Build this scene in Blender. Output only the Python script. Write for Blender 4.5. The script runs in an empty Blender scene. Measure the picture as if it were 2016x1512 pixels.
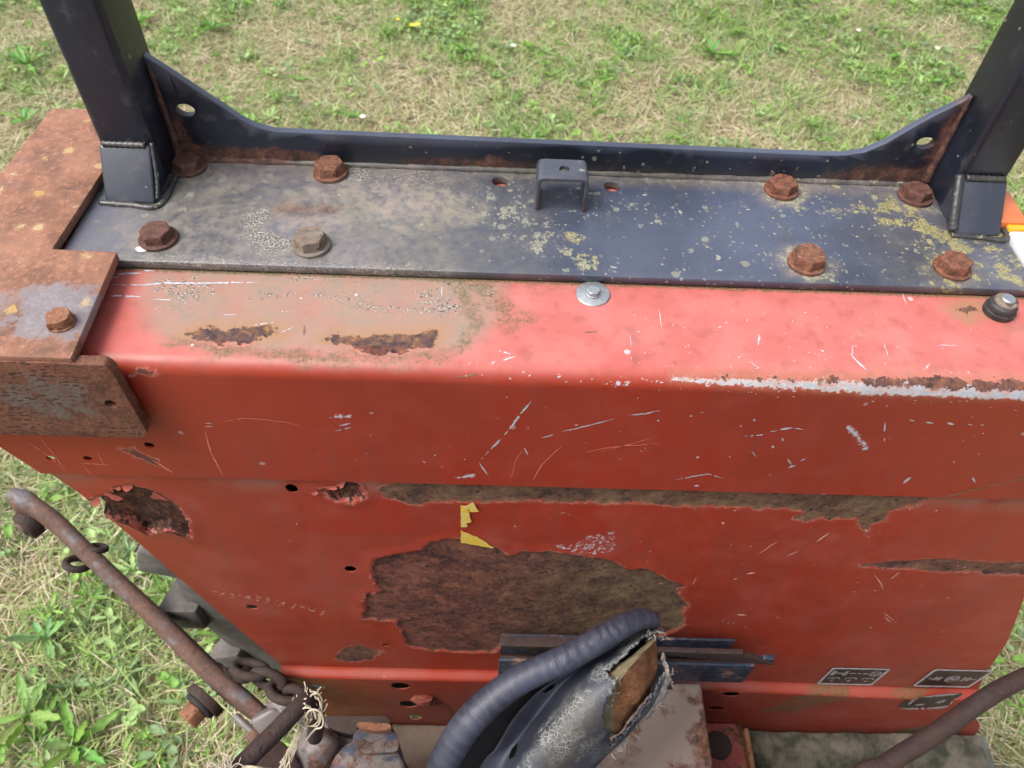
import bpy, bmesh, math, random
import numpy as np
from mathutils import Vector, Matrix
from mathutils.geometry import delaunay_2d_cdt
random.seed(7); RNG = np.random.default_rng(7)
scene = bpy.context.scene
COL = scene.collection
R = math.radians

# ------------------------------------------------------------------ camera
# X runs along the fender, Y away from the seat, Z up; the fender's inner side is the plane Y = 0
ZT = 1.15                                   # height of the fender top above the lawn
_vy = np.array([22.0, 1802.0]); _vn = np.array([-68.0, -1234.0])
FPX = math.sqrt(-float(_vy @ _vn))
_Y = np.array([_vy[0], _vy[1], FPX]); _Y /= np.linalg.norm(_Y)
_Z = -np.array([_vn[0], _vn[1], FPX]); _Z /= np.linalg.norm(_Z)
_X = -np.cross(_Y, _Z)
MR = np.array([_X, _Y, _Z])                 # camera (right, up, forward) -> world
CAM = np.array([0.0, -0.3394, 1.55])
cam = bpy.data.cameras.new('camera'); cam_o = bpy.data.objects.new('camera', cam); COL.objects.link(cam_o)
cam.sensor_width = 36.0; cam.lens = 36.0 * FPX / 2016.0
cam.clip_start = 0.02; cam.clip_end = 400
cam_o.matrix_world = Matrix(((MR[0,0], MR[0,1], -MR[0,2], CAM[0]), (MR[1,0], MR[1,1], -MR[1,2], CAM[1]),
                             (MR[2,0], MR[2,1], -MR[2,2], CAM[2]), (0,0,0,1)))
cam.dof.use_dof = True; cam.dof.focus_distance = 0.62; cam.dof.aperture_fstop = 12.5
scene.camera = cam_o
scene.cycles.use_adaptive_sampling = True; scene.cycles.adaptive_threshold = .03; scene.cycles.adaptive_min_samples = 20; scene.cycles.max_bounces = 4; scene.cycles.diffuse_bounces = 2; scene.cycles.glossy_bounces = 2; scene.cycles.transmission_bounces = 3; scene.cycles.caustics_reflective = False; scene.cycles.caustics_refractive = False
# ------------------------------------------------------------------ sky, sun, exposure: bright overcast
SUN_EL, SUN_AZ = R(58), R(250)              # azimuth measured clockwise from +Y
w = bpy.data.worlds.new('World'); scene.world = w; w.use_nodes = True
nt = w.node_tree; nt.nodes.clear()
sky = nt.nodes.new('ShaderNodeTexSky'); sky.sky_type = 'NISHITA'; sky.sun_disc = False
sky.sun_elevation = SUN_EL; sky.sun_rotation = SUN_AZ; sky.air_density = 1.0; sky.dust_density = 6.0; sky.ozone_density = 1.0
hsv = nt.nodes.new('ShaderNodeHueSaturation'); hsv.inputs['Saturation'].default_value = 0.42
bg = nt.nodes.new('ShaderNodeBackground'); bg.inputs['Strength'].default_value = 0.15
wo = nt.nodes.new('ShaderNodeOutputWorld')
nt.links.new(sky.outputs[0], hsv.inputs['Color']); nt.links.new(hsv.outputs[0], bg.inputs[0]); nt.links.new(bg.outputs[0], wo.inputs[0])
sl = bpy.data.lights.new('sun', 'SUN'); sl.energy = 1.3; sl.angle = R(22); sl.color = (1.0, 0.96, 0.9)
so = bpy.data.objects.new('sun', sl); COL.objects.link(so)
sd = Vector((math.sin(SUN_AZ)*math.cos(SUN_EL), math.cos(SUN_AZ)*math.cos(SUN_EL), math.sin(SUN_EL)))
so.rotation_euler = sd.to_track_quat('Z', 'Y').to_euler(); so.location = (-3, -2, 6)
scene.view_settings.view_transform = 'Standard'; scene.view_settings.look = 'None'
scene.view_settings.exposure = 0.95; scene.view_settings.gamma = 1.0; scene.view_settings.use_curve_mapping = False

# ------------------------------------------------------------------ measuring helpers (surveying points onto real planes)
def ray(px, py): return MR @ np.array([(px-1008)/FPX, (756-py)/FPX, 1.0])
def oz(px, py, z): r = ray(px, py); return CAM + r*(z-CAM[2])/r[2]
def oy(px, py, y): r = ray(px, py); return CAM + r*(y-CAM[1])/r[1]
def od(px, py, d): return CAM + ray(px, py)*d
def project(P):
    c = (np.asarray(P)-CAM) @ MR
    return 1008+FPX*c[...,0]/c[...,2], 756-FPX*c[...,1]/c[...,2], c[...,2]

# ------------------------------------------------------------------ noise and distance fields
def hash2(ix, iy, seed):
    h = (ix.astype(np.int64)*374761393 + iy.astype(np.int64)*668265263 + seed*974634777) & 0x7fffffff
    h = ((h ^ (h >> 13))*1274126177) & 0x7fffffff
    return ((h ^ (h >> 16)) & 0xffff)/65535.0
def vnoise(x, y, seed=0):
    ix = np.floor(x); iy = np.floor(y); fx = x-ix; fy = y-iy
    fx = fx*fx*(3-2*fx); fy = fy*fy*(3-2*fy)
    a = hash2(ix, iy, seed); b = hash2(ix+1, iy, seed); c = hash2(ix, iy+1, seed); d = hash2(ix+1, iy+1, seed)
    return (a*(1-fx)+b*fx)*(1-fy)+(c*(1-fx)+d*fx)*fy
def fbm(x, y, seed=0, o=4):
    s = 0; a = .5; t = 0
    for i in range(o):
        s = s+a*vnoise(x*2**i, y*2**i, seed+i*17); t += a; a *= .5
    return s/t
def sdf(P, poly):
    poly = np.asarray(poly, float); n = len(poly)
    best = np.full(len(P), 1e9); ins = np.zeros(len(P), bool)
    x, y = P[:,0], P[:,1]
    for i in range(n):
        a = poly[i]; b = poly[(i+1) % n]; e = b-a
        t = np.clip(((x-a[0])*e[0]+(y-a[1])*e[1])/(e@e+1e-12), 0, 1)
        best = np.minimum(best, (x-a[0]-t*e[0])**2+(y-a[1]-t*e[1])**2)
        c = (a[1] > y) != (b[1] > y)
        ins ^= c & (x < (b[0]-a[0])*(y-a[1])/((b[1]-a[1]) if b[1] != a[1] else 1e-12)+a[0])
    d = np.sqrt(best); return np.where(ins, d, -d)
def ldist(P, line):
    line = np.asarray(line, float); best = np.full(len(P), 1e9)
    for a, b in zip(line[:-1], line[1:]):
        e = b-a; t = np.clip(((P[:,0]-a[0])*e[0]+(P[:,1]-a[1])*e[1])/(e@e+1e-12), 0, 1)
        best = np.minimum(best, (P[:,0]-a[0]-t*e[0])**2+(P[:,1]-a[1]-t*e[1])**2)
    return np.sqrt(best)
def sm(x, a, b): t = np.clip((x-a)/(b-a), 0, 1); return t*t*(3-2*t)

# ------------------------------------------------------------------ node helper
class G:
    def __init__(s, name):
        s.m = bpy.data.materials.new(name); s.m.use_nodes = True; s.t = s.m.node_tree; s.t.nodes.clear()
        s.out = s.t.nodes.new('ShaderNodeOutputMaterial'); s.b = s.t.nodes.new('ShaderNodeBsdfPrincipled')
        s.t.links.new(s.b.outputs[0], s.out.inputs[0]); s.co = s.t.nodes.new('ShaderNodeTexCoord').outputs['Object']
    def put(s, sock, v):
        if v is None: return
        if hasattr(v, 'is_linked') or isinstance(v, bpy.types.NodeSocket): s.t.links.new(v, sock)
        elif isinstance(v, (tuple, list)) and len(v) == 3 and sock.type == 'RGBA': sock.default_value = (*v, 1)
        else: sock.default_value = v
    def n(s, ty, ins=(), **pr):
        nd = s.t.nodes.new(ty)
        for k, v in pr.items(): setattr(nd, k, v)
        for k, v in dict(ins).items(): s.put(nd.inputs[k], v)
        return nd
    def m2(s, op, a, b=None, c=None, clamp=False):
        nd = s.t.nodes.new('ShaderNodeMath'); nd.operation = op; nd.use_clamp = clamp
        for i, v in enumerate((a, b, c)): s.put(nd.inputs[i], v)
        return nd.outputs[0]
    def mix(s, f, a, b, mode='MIX'):
        nd = s.t.nodes.new('ShaderNodeMix'); nd.data_type = 'RGBA'; nd.blend_type = mode
        s.put(nd.inputs[0], f); s.put(nd.inputs[6], a); s.put(nd.inputs[7], b); return nd.outputs[2]
    def noise(s, scale, detail=4, rough=.55, dist=0, vec=None):
        return s.n('ShaderNodeTexNoise', {'Vector': vec or s.co, 'Scale': scale, 'Detail': min(detail, 4.5), 'Roughness': rough, 'Distortion': dist}).outputs[0]
    def vor(s, scale, feat='F1', rand=1.0, vec=None):
        return s.n('ShaderNodeTexVoronoi', {'Vector': vec or s.co, 'Scale': scale, 'Randomness': rand}, feature=feat)
    def scaled(s, v):
        return s.n('ShaderNodeMapping', {'Vector': s.co, 'Scale': v}).outputs[0]
    def ramp(s, f, stops):
        nd = s.t.nodes.new('ShaderNodeValToRGB'); s.put(nd.inputs[0], f); e = nd.color_ramp.elements
        while len(e) < len(stops): e.new(.5)
        for q, (p, c) in zip(e, stops): q.position = p; q.color = (*c, 1)
        return nd.outputs[0]
    def at(s, name): return s.n('ShaderNodeAttribute', attribute_name=name).outputs['Fac']
    def ac(s, name): return s.n('ShaderNodeAttribute', attribute_name=name).outputs['Color']
    def ss(s, x, a, b, lo=0.0, hi=1.0):
        return s.n('ShaderNodeMapRange', {0: x, 1: a, 2: b, 3: lo, 4: hi}, interpolation_type='SMOOTHSTEP').outputs[0]
    def bump(s, h, strength=1.0, dist=.001, normal=None):
        return s.n('ShaderNodeBump', {'Height': h, 'Strength': strength, 'Distance': dist, 'Normal': normal}).outputs[0]
    def fin(s, **kw):
        for k, v in kw.items(): s.put(s.b.inputs[k.replace('_', ' ')], v)
        return s.m

def rust_color(g, k=1.0, scale=70, n1=None, n2=None):
    n1 = n1 or g.noise(scale, 4.5, .65, .3); n2 = n2 or g.noise(scale*4, 3, .6)
    f = g.m2('ADD', g.m2('MULTIPLY', n1, .65), g.m2('MULTIPLY', n2, .35))
    c = [(.018,.009,.007), (.07,.027,.016), (.15,.058,.03), (.24,.10,.045)]
    return g.ramp(f, [(p, tuple(v*k for v in q)) for p, q in zip((.36,.47,.56,.68), c)]), f

def mat_red():
    g = G('weathered red paint')
    big = g.noise(5, 3); mid = g.noise(32, 4.5, .62); n75 = g.noise(75, 4.5, .76); n110 = g.noise(105, 4.5, .72, .5); n250 = g.noise(255, 4.5, .76); fine = g.noise(560, 2, .5)
    base = g.mix(g.ss(big, .35, .65), (.275,.0295,.0120), (.235,.0305,.0155))
    base = g.mix(g.m2('MULTIPLY', g.ss(mid, .42, .7), .28), base, (.29,.052,.034))
    base = g.mix(g.m2('MULTIPLY', g.ss(n110, .52, .75), .18), base, (.17,.028,.02))
    base = g.mix(g.m2('MULTIPLY', g.at('ghost'), .75), base, (.285,.021,.008))
    chalk_sheen = g.m2('MULTIPLY', g.at('fade'), g.m2('MULTIPLY', g.ss(big, .2, .8, .62, 1.0), g.ss(mid, .3, .65, .72, 1.0)))
    base = g.mix(chalk_sheen, base, (.50,.165,.155))  # chalky fading and sky sheen together, both put into the colour
    run = g.noise(1.0, 3, .6, 0, g.scaled((75, 75, 6)))
    base = g.mix(g.m2('MULTIPLY', g.ss(run, .50, .72), .30), base, (.15,.042,.03))
    v = g.vor(75); cr = g.n('ShaderNodeSeparateColor', {0: v.outputs['Color']})
    chip = g.m2('MULTIPLY', g.m2('GREATER_THAN', cr.outputs[0], .94), g.m2('LESS_THAN', g.m2('ADD', v.outputs['Distance'], g.m2('MULTIPLY', n250, .25)), g.m2('ADD', .15, g.m2('MULTIPLY', cr.outputs[1], .17))))
    chip = g.m2('MULTIPLY', chip, g.at('chips'))
    # dust film, soft
    dirt = g.m2('MULTIPLY', g.at('dirt'), g.m2('MULTIPLY', g.ss(n250, .3, .62, .84, 1.0), g.ss(mid, .32, .6, .74, 1.0)))
    col = g.mix(dirt, base, g.mix(g.ss(n75, .38, .62), (.255,.165,.125), (.21,.165,.13)))
    # crumbs of grit
    gm = g.ss(g.m2('ADD', g.at('grit'), g.m2('MULTIPLY', n250, .9)), .90, 1.02)
    gcol = g.ramp(fine, [(.36, (.015,.015,.013)), (.47, (.09,.08,.07)), (.56, (.27,.24,.215)), (.66, (.46,.43,.40))])
    col = g.mix(g.m2('MULTIPLY', gm, .85), col, gcol)
    # moss and algae
    mm = g.ss(g.m2('ADD', g.at('moss'), g.m2('MULTIPLY', g.m2('ADD', g.m2('MULTIPLY', n250, .5), g.m2('MULTIPLY', n75, .5)), 1.1)), .86, 1.16)
    col = g.mix(g.m2('MULTIPLY', mm, .82), col, g.mix(g.ss(fine, .4, .65), (.058,.048,.018), (.15,.125,.055)))
    # primer
    pe = g.m2('ADD', g.at('prim'), g.m2('MULTIPLY', g.m2('SUBTRACT', n250, .5), .017))
    pm = g.ss(pe, -.0006, .0006)
    pcol = g.mix(g.ss(pe, .0006, .0024), (.43,.43,.45), g.mix(g.ss(n75, .4, .6), (.26,.34,.42), (.36,.42,.47)))
    col = g.mix(g.m2('MAXIMUM', pm, g.m2('MULTIPLY', chip, .8)), col, pcol)
    # rust
    re = g.m2('ADD', g.at('rust'), g.m2('ADD', g.m2('MULTIPLY', g.m2('SUBTRACT', n75, .5), .022), g.m2('MULTIPLY', g.m2('SUBTRACT', n250, .5), .010)))
    rm = g.ss(re, -.0004, .0005)
    rf = g.m2('ADD', g.m2('ADD', g.m2('MULTIPLY', n110, .40), g.m2('MULTIPLY', n250, .25)), g.m2('MULTIPLY', mid, .35))
    rc = g.ramp(rf, [(.38, (.022,.009,.009)), (.45, (.065,.023,.018)), (.51, (.125,.042,.028)), (.57, (.18,.066,.040)), (.66, (.25,.11,.065))])
    oliv = g.ramp(rf, [(.38, (.030,.017,.012)), (.46, (.085,.050,.030)), (.53, (.13,.085,.046)), (.64, (.19,.14,.075))])
    rc = g.mix(g.m2('MULTIPLY', g.at('olive'), g.ss(mid, .3, .6, .6, 1.0)), rc, oliv)
    pits = g.m2('ADD', g.vor(115).outputs['Distance'], g.m2('MULTIPLY', n250, .5))
    rc = g.mix(g.m2('MULTIPLY', g.ss(pits, .54, .40), g.ss(n75, .42, .56, .2, .95)), rc, (.022,.010,.010))
    rc = g.mix(g.m2('MULTIPLY', g.at('deep'), .9), rc, g.ramp(n110, [(.38, (.010,.005,.004)), (.5, (.04,.016,.010)), (.6, (.11,.045,.02)), (.7, (.19,.095,.045))]))
    on = g.ramp(n110, [(.34, (.03,.017,.02)), (.47, (.07,.038,.034)), (.56, (.125,.06,.036)), (.66, (.25,.12,.045)), (.78, (.32,.19,.085))])
    rc = g.mix(g.at('orng'), rc, on)
    col = g.mix(g.m2('MULTIPLY', g.ss(re, -.007, -.0003), g.ss(n110, .42, .62, .08, .5)), col, (.24,.085,.04))
    col = g.mix(g.m2('MULTIPLY', g.at('orng'), g.ss(re, -.016, -.001, 0, .75)), col, (.27,.15,.085))
    lip = g.m2('MULTIPLY', g.m2('MULTIPLY', g.ss(re, -.0030, -.0012), g.m2('SUBTRACT', 1.0, rm)), g.ss(n75, .38, .62, .1, .75))
    col = g.mix(g.m2('MULTIPLY', lip, g.m2('SUBTRACT', 1.0, g.at('orng'))), col, (.46,.17,.14))
    col = g.mix(rm, col, rc)
    solid = g.m2('SUBTRACT', 1.0, rm)
    rough = g.m2('ADD', g.m2('MULTIPLY', solid, g.ss(mid, .25, .75, .38, .56)), g.m2('MULTIPLY', rm, .85))
    rough = g.m2('MAXIMUM', rough, g.m2('MULTIPLY', g.m2('MAXIMUM', g.m2('MAXIMUM', dirt, mm), gm), .85))
    h = g.m2('ADD', g.m2('MULTIPLY', g.m2('MAXIMUM', g.at('grit'), g.m2('ADD', g.m2('MULTIPLY', g.at('moss'), .5), .03)), n250), g.m2('ADD', g.m2('MULTIPLY', solid, 1.1), g.m2('MULTIPLY', rm, n110)))
    return g.fin(Base_Color=col, Roughness=rough, Normal=g.bump(h, .9, .0011), Specular_IOR_Level=.42)

def mat_black():
    g = G('weathered blue-black paint')
    big = g.noise(9, 3); n60 = g.noise(58, 4.5, .7); n130 = g.noise(135, 4.5, .74); n280 = g.noise(290, 4.5, .77); fine = g.noise(600, 2)
    base = g.mix(g.ss(big, .35, .7), (.006,.008,.014), (.013,.017,.031))
    base = g.mix(g.at('fade'), base, g.mix(g.ss(big, .35, .7), (.029,.036,.060), (.055,.066,.104)))  # bluish tint paints sky sheen over faded, up-facing steel
    base = g.mix(g.m2('MULTIPLY', g.ss(n60, .55, .68), .5), base, (.055,.058,.064))
    fm = g.m2('MULTIPLY', g.at('film'), g.m2('MULTIPLY', g.ss(n130, .32, .6, .45, 1.0), g.ss(n60, .3, .6, .6, 1.0)))
    base = g.mix(fm, base, g.mix(g.ss(big, .4, .6), (.165,.145,.105), (.215,.175,.140)))
    gm = g.ss(g.m2('ADD', g.at('grit'), g.m2('MULTIPLY', n280, .9)), .90, 1.06)
    gcol = g.ramp(fine, [(.38, (.02,.02,.02)), (.50, (.11,.10,.085)), (.64, (.36,.33,.29))])
    base = g.mix(g.m2('MULTIPLY', gm, .8), base, gcol)
    lich = g.m2('MULTIPLY', g.at('lichen'), g.ss(n60, .40, .60, .12, 1.35)); hs = []
    for sc, rr in ((140, .42), (380, .46)):
        v = g.vor(sc); cs = g.n('ShaderNodeSeparateColor', {0: v.outputs['Color']})
        on = g.m2('LESS_THAN', cs.outputs[0], g.m2('MULTIPLY', lich, .8 if sc < 200 else 1.05))
        rad = g.m2('MULTIPLY', g.m2('ADD', .15, g.m2('MULTIPLY', g.m2('MULTIPLY', cs.outputs[1], cs.outputs[1]), 1.15)), rr)
        d = g.m2('SUBTRACT', rad, g.m2('ADD', v.outputs['Distance'], g.m2('MULTIPLY', g.m2('SUBTRACT', n280, .5), .55)))
        msk = g.m2('MULTIPLY', on, g.ss(d, -.02, .07))
        yel = g.m2('MULTIPLY', g.at('yellow'), g.ss(cs.outputs[2], .15, .6))
        lc = g.mix(yel, g.mix(cs.outputs[2], (.14,.145,.13), (.31,.305,.25)), (.33,.29,.10))
        lc = g.mix(g.ss(d, .03, .16), lc, g.mix(.45, lc, (.08,.08,.055)))
        base = g.mix(g.m2('MULTIPLY', msk, g.m2('ADD', .5, g.m2('MULTIPLY', cs.outputs[1], .45))), base, lc); hs.append(msk)
    cm = g.ss(g.m2('ADD', lich, g.m2('MULTIPLY', n280, .9)), 1.12, 1.36)
    crv = g.ss(g.vor(520, 'DISTANCE_TO_EDGE').outputs['Distance'], .02, .16)
    base = g.mix(g.m2('MULTIPLY', cm, g.m2('ADD', .4, g.m2('MULTIPLY', crv, .5))), base, g.mix(g.at('yellow'), g.mix(crv, (.055,.055,.042), (.28,.275,.21)), g.mix(crv, (.07,.063,.028), (.31,.275,.10))))
    rm = g.ss(g.m2('ADD', g.at('rust'), g.m2('MULTIPLY', g.m2('SUBTRACT', n60, .5), .05)), -.006, .010)
    rc, rf = rust_color(g, .85, 60, n130, n280)
    base = g.mix(g.m2('MULTIPLY', rm, .8), base, rc)
    hh = g.m2('MAXIMUM', hs[0], hs[1])
    matte = g.m2('MAXIMUM', g.m2('MAXIMUM', hh, rm), g.m2('MAXIMUM', gm, fm))
    rough = g.m2('MAXIMUM', g.ss(n60, .25, .75, .28, .46), g.m2('MULTIPLY', matte, .85))
    h = g.m2('ADD', g.m2('MULTIPLY', n280, g.m2('ADD', .12, g.m2('MULTIPLY', g.m2('MAXIMUM', g.at('grit'), g.at('lichen')), 1.2))), g.m2('MULTIPLY', n60, .25))
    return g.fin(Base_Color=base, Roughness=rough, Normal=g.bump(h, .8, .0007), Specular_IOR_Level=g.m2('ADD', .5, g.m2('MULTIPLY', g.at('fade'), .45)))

def mat_rust(name, k=1.0, pale=(.40,.17,.09), palef=.5, steel=.3, lichen=0.0, scale=60, bump=.001, steelc=(.13,.135,.145), fields=False, pitk=.75):
    g = G(name)
    n1 = g.noise(scale, 4.5, .68, .3); n2 = g.noise(scale*4.2, 3.5, .68); lo = g.noise(19, 4.5, .68, .2)
    rc, rf = rust_color(g, k, scale, n1, n2)
    col = g.mix(g.m2('MULTIPLY', g.ss(lo, .35, .65, .45, 1.0), palef), rc, pale)
    col = g.mix(g.m2('MULTIPLY', g.ss(n1, .50, .66), .35), col, tuple(v*.55 for v in pale))
    col = g.mix(g.m2('MULTIPLY', g.ss(n2, .52, .70), .30), col, tuple(min(1, v*1.5) for v in pale))
    st = g.ss(lo, .53, .62) if not fields else g.ss(g.m2('ADD', g.at('steel'), g.m2('MULTIPLY', g.m2('SUBTRACT', g.m2('ADD', g.m2('MULTIPLY', n1, .6), g.m2('MULTIPLY', n2, .4)), .5), 1.7)), .30, .55)
    st = g.m2('MULTIPLY', st, steel)
    col = g.mix(st, col, g.mix(g.ss(n2, .4, .6), steelc, tuple(v*.7 for v in steelc)))
    if pitk > .3:
        pit = g.ss(g.m2('ADD', g.vor(190, vec=g.scaled((.7,.7,1.5))).outputs['Distance'], g.m2('MULTIPLY', n2, .5)), .66, .48)
        pit = g.m2('MULTIPLY', pit, g.ss(lo, .40, .56))
        col = g.mix(g.m2('MULTIPLY', pit, pitk), col, (.03,.011,.010))
    else: pit = g.ss(n2, .60, .72)
    if lichen:
        v = g.vor(62); cs = g.n('ShaderNodeSeparateColor', {0: v.outputs['Color']})
        d = g.m2('ADD', v.outputs['Distance'], g.m2('MULTIPLY', n2, .9))
        lm = g.m2('MULTIPLY', g.m2('LESS_THAN', cs.outputs[0], lichen), g.ss(d, .80, .62))
        col = g.mix(g.m2('MULTIPLY', lm, .75), col, g.mix(cs.outputs[1], (.42,.36,.22), (.36,.24,.07)))
    h = g.m2('SUBTRACT', g.m2('ADD', rf, g.m2('MULTIPLY', n2, .5)), g.m2('MULTIPLY', pit, .7*pitk))
    return g.fin(Base_Color=col, Roughness=g.m2('SUBTRACT', .80, g.m2('MULTIPLY', st, .34)), Normal=g.bump(h, .9, bump), Metallic=0.0)

def mat_plain(name, c, rough=.6, c2=None, scale=60, bump=0.0, metal=0.0, spec=.5):
    g = G(name); n = g.noise(scale, 6, .65)
    col = g.mix(g.ss(n, .35, .65), c, c2 or tuple(v*.75 for v in c))
    kw = dict(Base_Color=col, Roughness=g.ss(n, .3, .7, rough*.88, min(1, rough*1.1)), Metallic=metal, Specular_IOR_Level=spec)
    if bump: kw['Normal'] = g.bump(g.noise(scale*4, 5, .6), .7, bump)
    return g.fin(**kw)

def mat_layer(name, top, under, rustk=1.0, cover=.5, scale=30):
    """paint in 'top' worn through to 'under' and to rust"""
    g = G(name); rc, rf = rust_color(g, rustk, 70)
    n = g.noise(scale, 8, .68, .2)
    col = g.mix(g.ss(n, cover-.02, cover+.05), top, g.mix(g.ss(g.noise(scale*1.7, 6, .7), .45, .56), under, rc))
    col = g.mix(g.m2('MULTIPLY', g.ss(g.noise(150, 5, .7), .5, .75), .5), col, (.20,.17,.14))
    return g.fin(Base_Color=col, Roughness=g.ss(n, .4, .6, .42, .75), Normal=g.bump(g.noise(240, 5), .5, .0006))

def mat_vinyl():
    g = G('cracked dark vinyl')
    n = g.noise(14, 4)
    col = g.mix(g.ss(n, .35, .65), (.014,.016,.026), (.032,.036,.056))
    cr = g.at('crack')
    wp = g.n('ShaderNodeVectorMath', {0: g.co, 1: g.n('ShaderNodeVectorMath', {0: g.n('ShaderNodeTexNoise', {'Vector': g.co, 'Scale': 120, 'Detail': 3}).outputs[1], 'Scale': .006}, operation='SCALE').outputs[0]}, operation='ADD').outputs[0]
    e1 = g.vor(240, 'DISTANCE_TO_EDGE', vec=wp).outputs['Distance']; e2 = g.vor(520, 'DISTANCE_TO_EDGE', vec=wp).outputs['Distance']
    wdt = g.m2('MULTIPLY', cr, g.ss(g.noise(35, 4), .35, .65, .3, 1.15))
    l1 = g.ss(g.m2('SUBTRACT', g.m2('MULTIPLY', wdt, .10), e1), -.025, .03); l2 = g.ss(g.m2('SUBTRACT', g.m2('MULTIPLY', wdt, .10), e2), -.025, .035)
    l = g.m2('MULTIPLY', g.m2('MAXIMUM', g.m2('MULTIPLY', l1, .95), g.m2('MULTIPLY', l2, g.ss(g.noise(70, 4), .35, .65))), g.ss(wdt, .15, .6))
    col = g.mix(g.m2('MULTIPLY', g.at('grime'), g.ss(g.noise(200, 6, .7), .35, .6, .3, .9)), col, (.075,.068,.05))
    col = g.mix(l, col, (.21,.215,.205))
    rough = g.m2('ADD', g.ss(n, .3, .7, .46, .58), g.m2('MULTIPLY', l, .35))
    h = g.m2('SUBTRACT', g.m2('MULTIPLY', g.noise(600, 3), .4), g.m2('MULTIPLY', l, .5))
    return g.fin(Base_Color=col, Roughness=rough, Normal=g.bump(h, .6, .0006))

def mat_trim():
    g = G('wrinkled blue-black rubber')
    u = g.at('arc')
    wv = g.m2('SINE', g.m2('ADD', g.m2('MULTIPLY', u, 640.0), g.m2('MULTIPLY', g.noise(40, 4), 14.0)))
    rb = g.m2('SINE', g.m2('ADD', g.m2('MULTIPLY', u, 3300.0), g.m2('MULTIPLY', g.noise(60, 3), 5.0)))
    n = g.noise(26, 5)
    col = g.mix(g.ss(n, .35, .68), (.014,.016,.028), (.033,.037,.060))
    col = g.mix(g.m2('MULTIPLY', g.ss(wv, .2, 1.0), .18), col, (.07,.077,.11))
    h = g.m2('ADD', g.m2('MULTIPLY', g.m2('MULTIPLY', wv, g.ss(g.noise(18, 2), .4, .65)), .35), g.m2('MULTIPLY', rb, .09))
    return g.fin(Base_Color=col, Roughness=.5, Normal=g.bump(h, .8, .0007))

def mat_foam():
    g = G('aged seat foam')
    n = g.noise(60, 6, .65); e = g.vor(380, 'DISTANCE_TO_EDGE').outputs['Distance']
    col = g.mix(g.ss(n, .35, .7), (.27,.125,.055), (.14,.065,.035))
    col = g.mix(g.m2('MULTIPLY', g.ss(e, .14, .02), .7), col, (.075,.035,.02))
    col = g.mix(g.ss(g.m2('ADD', g.at('pale'), g.m2('MULTIPLY', g.noise(90, 5), .5)), .62, .9), col, (.15,.125,.075))
    return g.fin(Base_Color=col, Roughness=.95, Normal=g.bump(g.m2('ADD', g.noise(500, 4), g.m2('MULTIPLY', e, .7)), .9, .0012), Specular_IOR_Level=.15)

def mat_leafy(name, trans=.35, rough=.6):
    g = G(name); col = g.ac('Col')
    col = g.mix(g.m2('MULTIPLY', g.ss(g.noise(90, 3), .4, .7), .25), col, (.05,.07,.02))
    g.fin(Base_Color=col, Roughness=rough, Specular_IOR_Level=.35)
    tr = g.n('ShaderNodeBsdfTranslucent', {'Color': col}); mx = g.n('ShaderNodeMixShader', {0: trans, 1: g.b.outputs[0], 2: tr.outputs[0]})
    g.t.links.new(mx.outputs[0], g.out.inputs[0]); return g.m

def mat_soil():
    g = G('dry thatch and soil')
    f = g.noise(6, 8, .65); s = g.noise(55, 8, .7)
    col = g.ramp(s, [(.32, (.05,.038,.022)), (.45, (.15,.115,.065)), (.56, (.34,.27,.16)), (.7, (.46,.38,.24))])
    col = g.mix(g.ss(f, .45, .6), col, (.17,.19,.07))
    return g.fin(Base_Color=col, Roughness=.95, Normal=g.bump(s, .8, .02), Specular_IOR_Level=.1)

M = {}
M['red'] = mat_red(); M['black'] = mat_black()
M['bracket'] = mat_rust('rusty angle plate', 1.1, (.32,.155,.100), .62, .8, .20, 55, .0008, (.19,.185,.21), True, .12)
M['flange'] = mat_rust('pitted rusty flange', .85, (.19,.068,.036), .5, .75, 0, 70, .0010, (.12,.115,.11), True)
M['bolt'] = mat_rust('rusted bolt', 1.05, (.22,.075,.04), .45, .12, 0, 120, .0008)
M['boltg'] = mat_rust('grey weathered bolt', .9, (.20,.175,.14), .85, .5, 0, 120, .0006, (.17,.155,.135))
M['arm'] = mat_rust('rusty forged arm', .9, (.125,.082,.068), .65, .7, 0, 60, .0008, (.13,.13,.15), False, .25)
M['iron'] = mat_rust('dark oily iron', .35, (.03,.022,.02), .7, .2, 0, 70, .0006, (.03,.03,.036))
M['rod'] = mat_rust('brown rusty rod', .28, (.026,.0135,.0135), .65, .2, 0, 80, .0006, (.05,.04,.045))
M['nut'] = mat_rust('orange rusty nut', 1.2, (.30,.13,.06), .7, .1, 0, 100, .0006)
M['cast'] = mat_layer('worn blue-grey casting', (.028,.036,.07), (.13,.11,.105), .7, .47, 22)
M['castg'] = mat_layer('bare grey casting', (.14,.122,.118), (.08,.068,.068), .8, .5, 16)
M['blueplate'] = mat_layer('worn blue paint over primer', (.028,.042,.09), (.19,.145,.125), .9, .44, 11)
M['rail'] = mat_layer('dark blue worn rail', (.012,.019,.038), (.15,.085,.06), 1.0, .58, 24)
M['mud'] = mat_plain('mossy dirt', (.10,.085,.062), .95, (.018,.021,.013), 22, .004)
M['floor'] = mat_plain('dusty metal floor', (.21,.15,.115), .8, (.14,.11,.075), 14, .001)
M['floord'] = mat_plain('stained grey footplate', (.12,.115,.125), .7, (.06,.065,.05), 12, .001)
M['tan'] = mat_plain('rusty tan footplate', (.34,.20,.13), .7, (.22,.17,.11), 9, .001)
M['zinc'] = mat_plain('galvanised zinc', (.42,.44,.46), .42, (.30,.32,.34), 200, .0003, .75)
M['rubber'] = mat_plain('black rubber', (.014,.014,.016), .55, (.03,.028,.027), 90, .0006)
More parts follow.
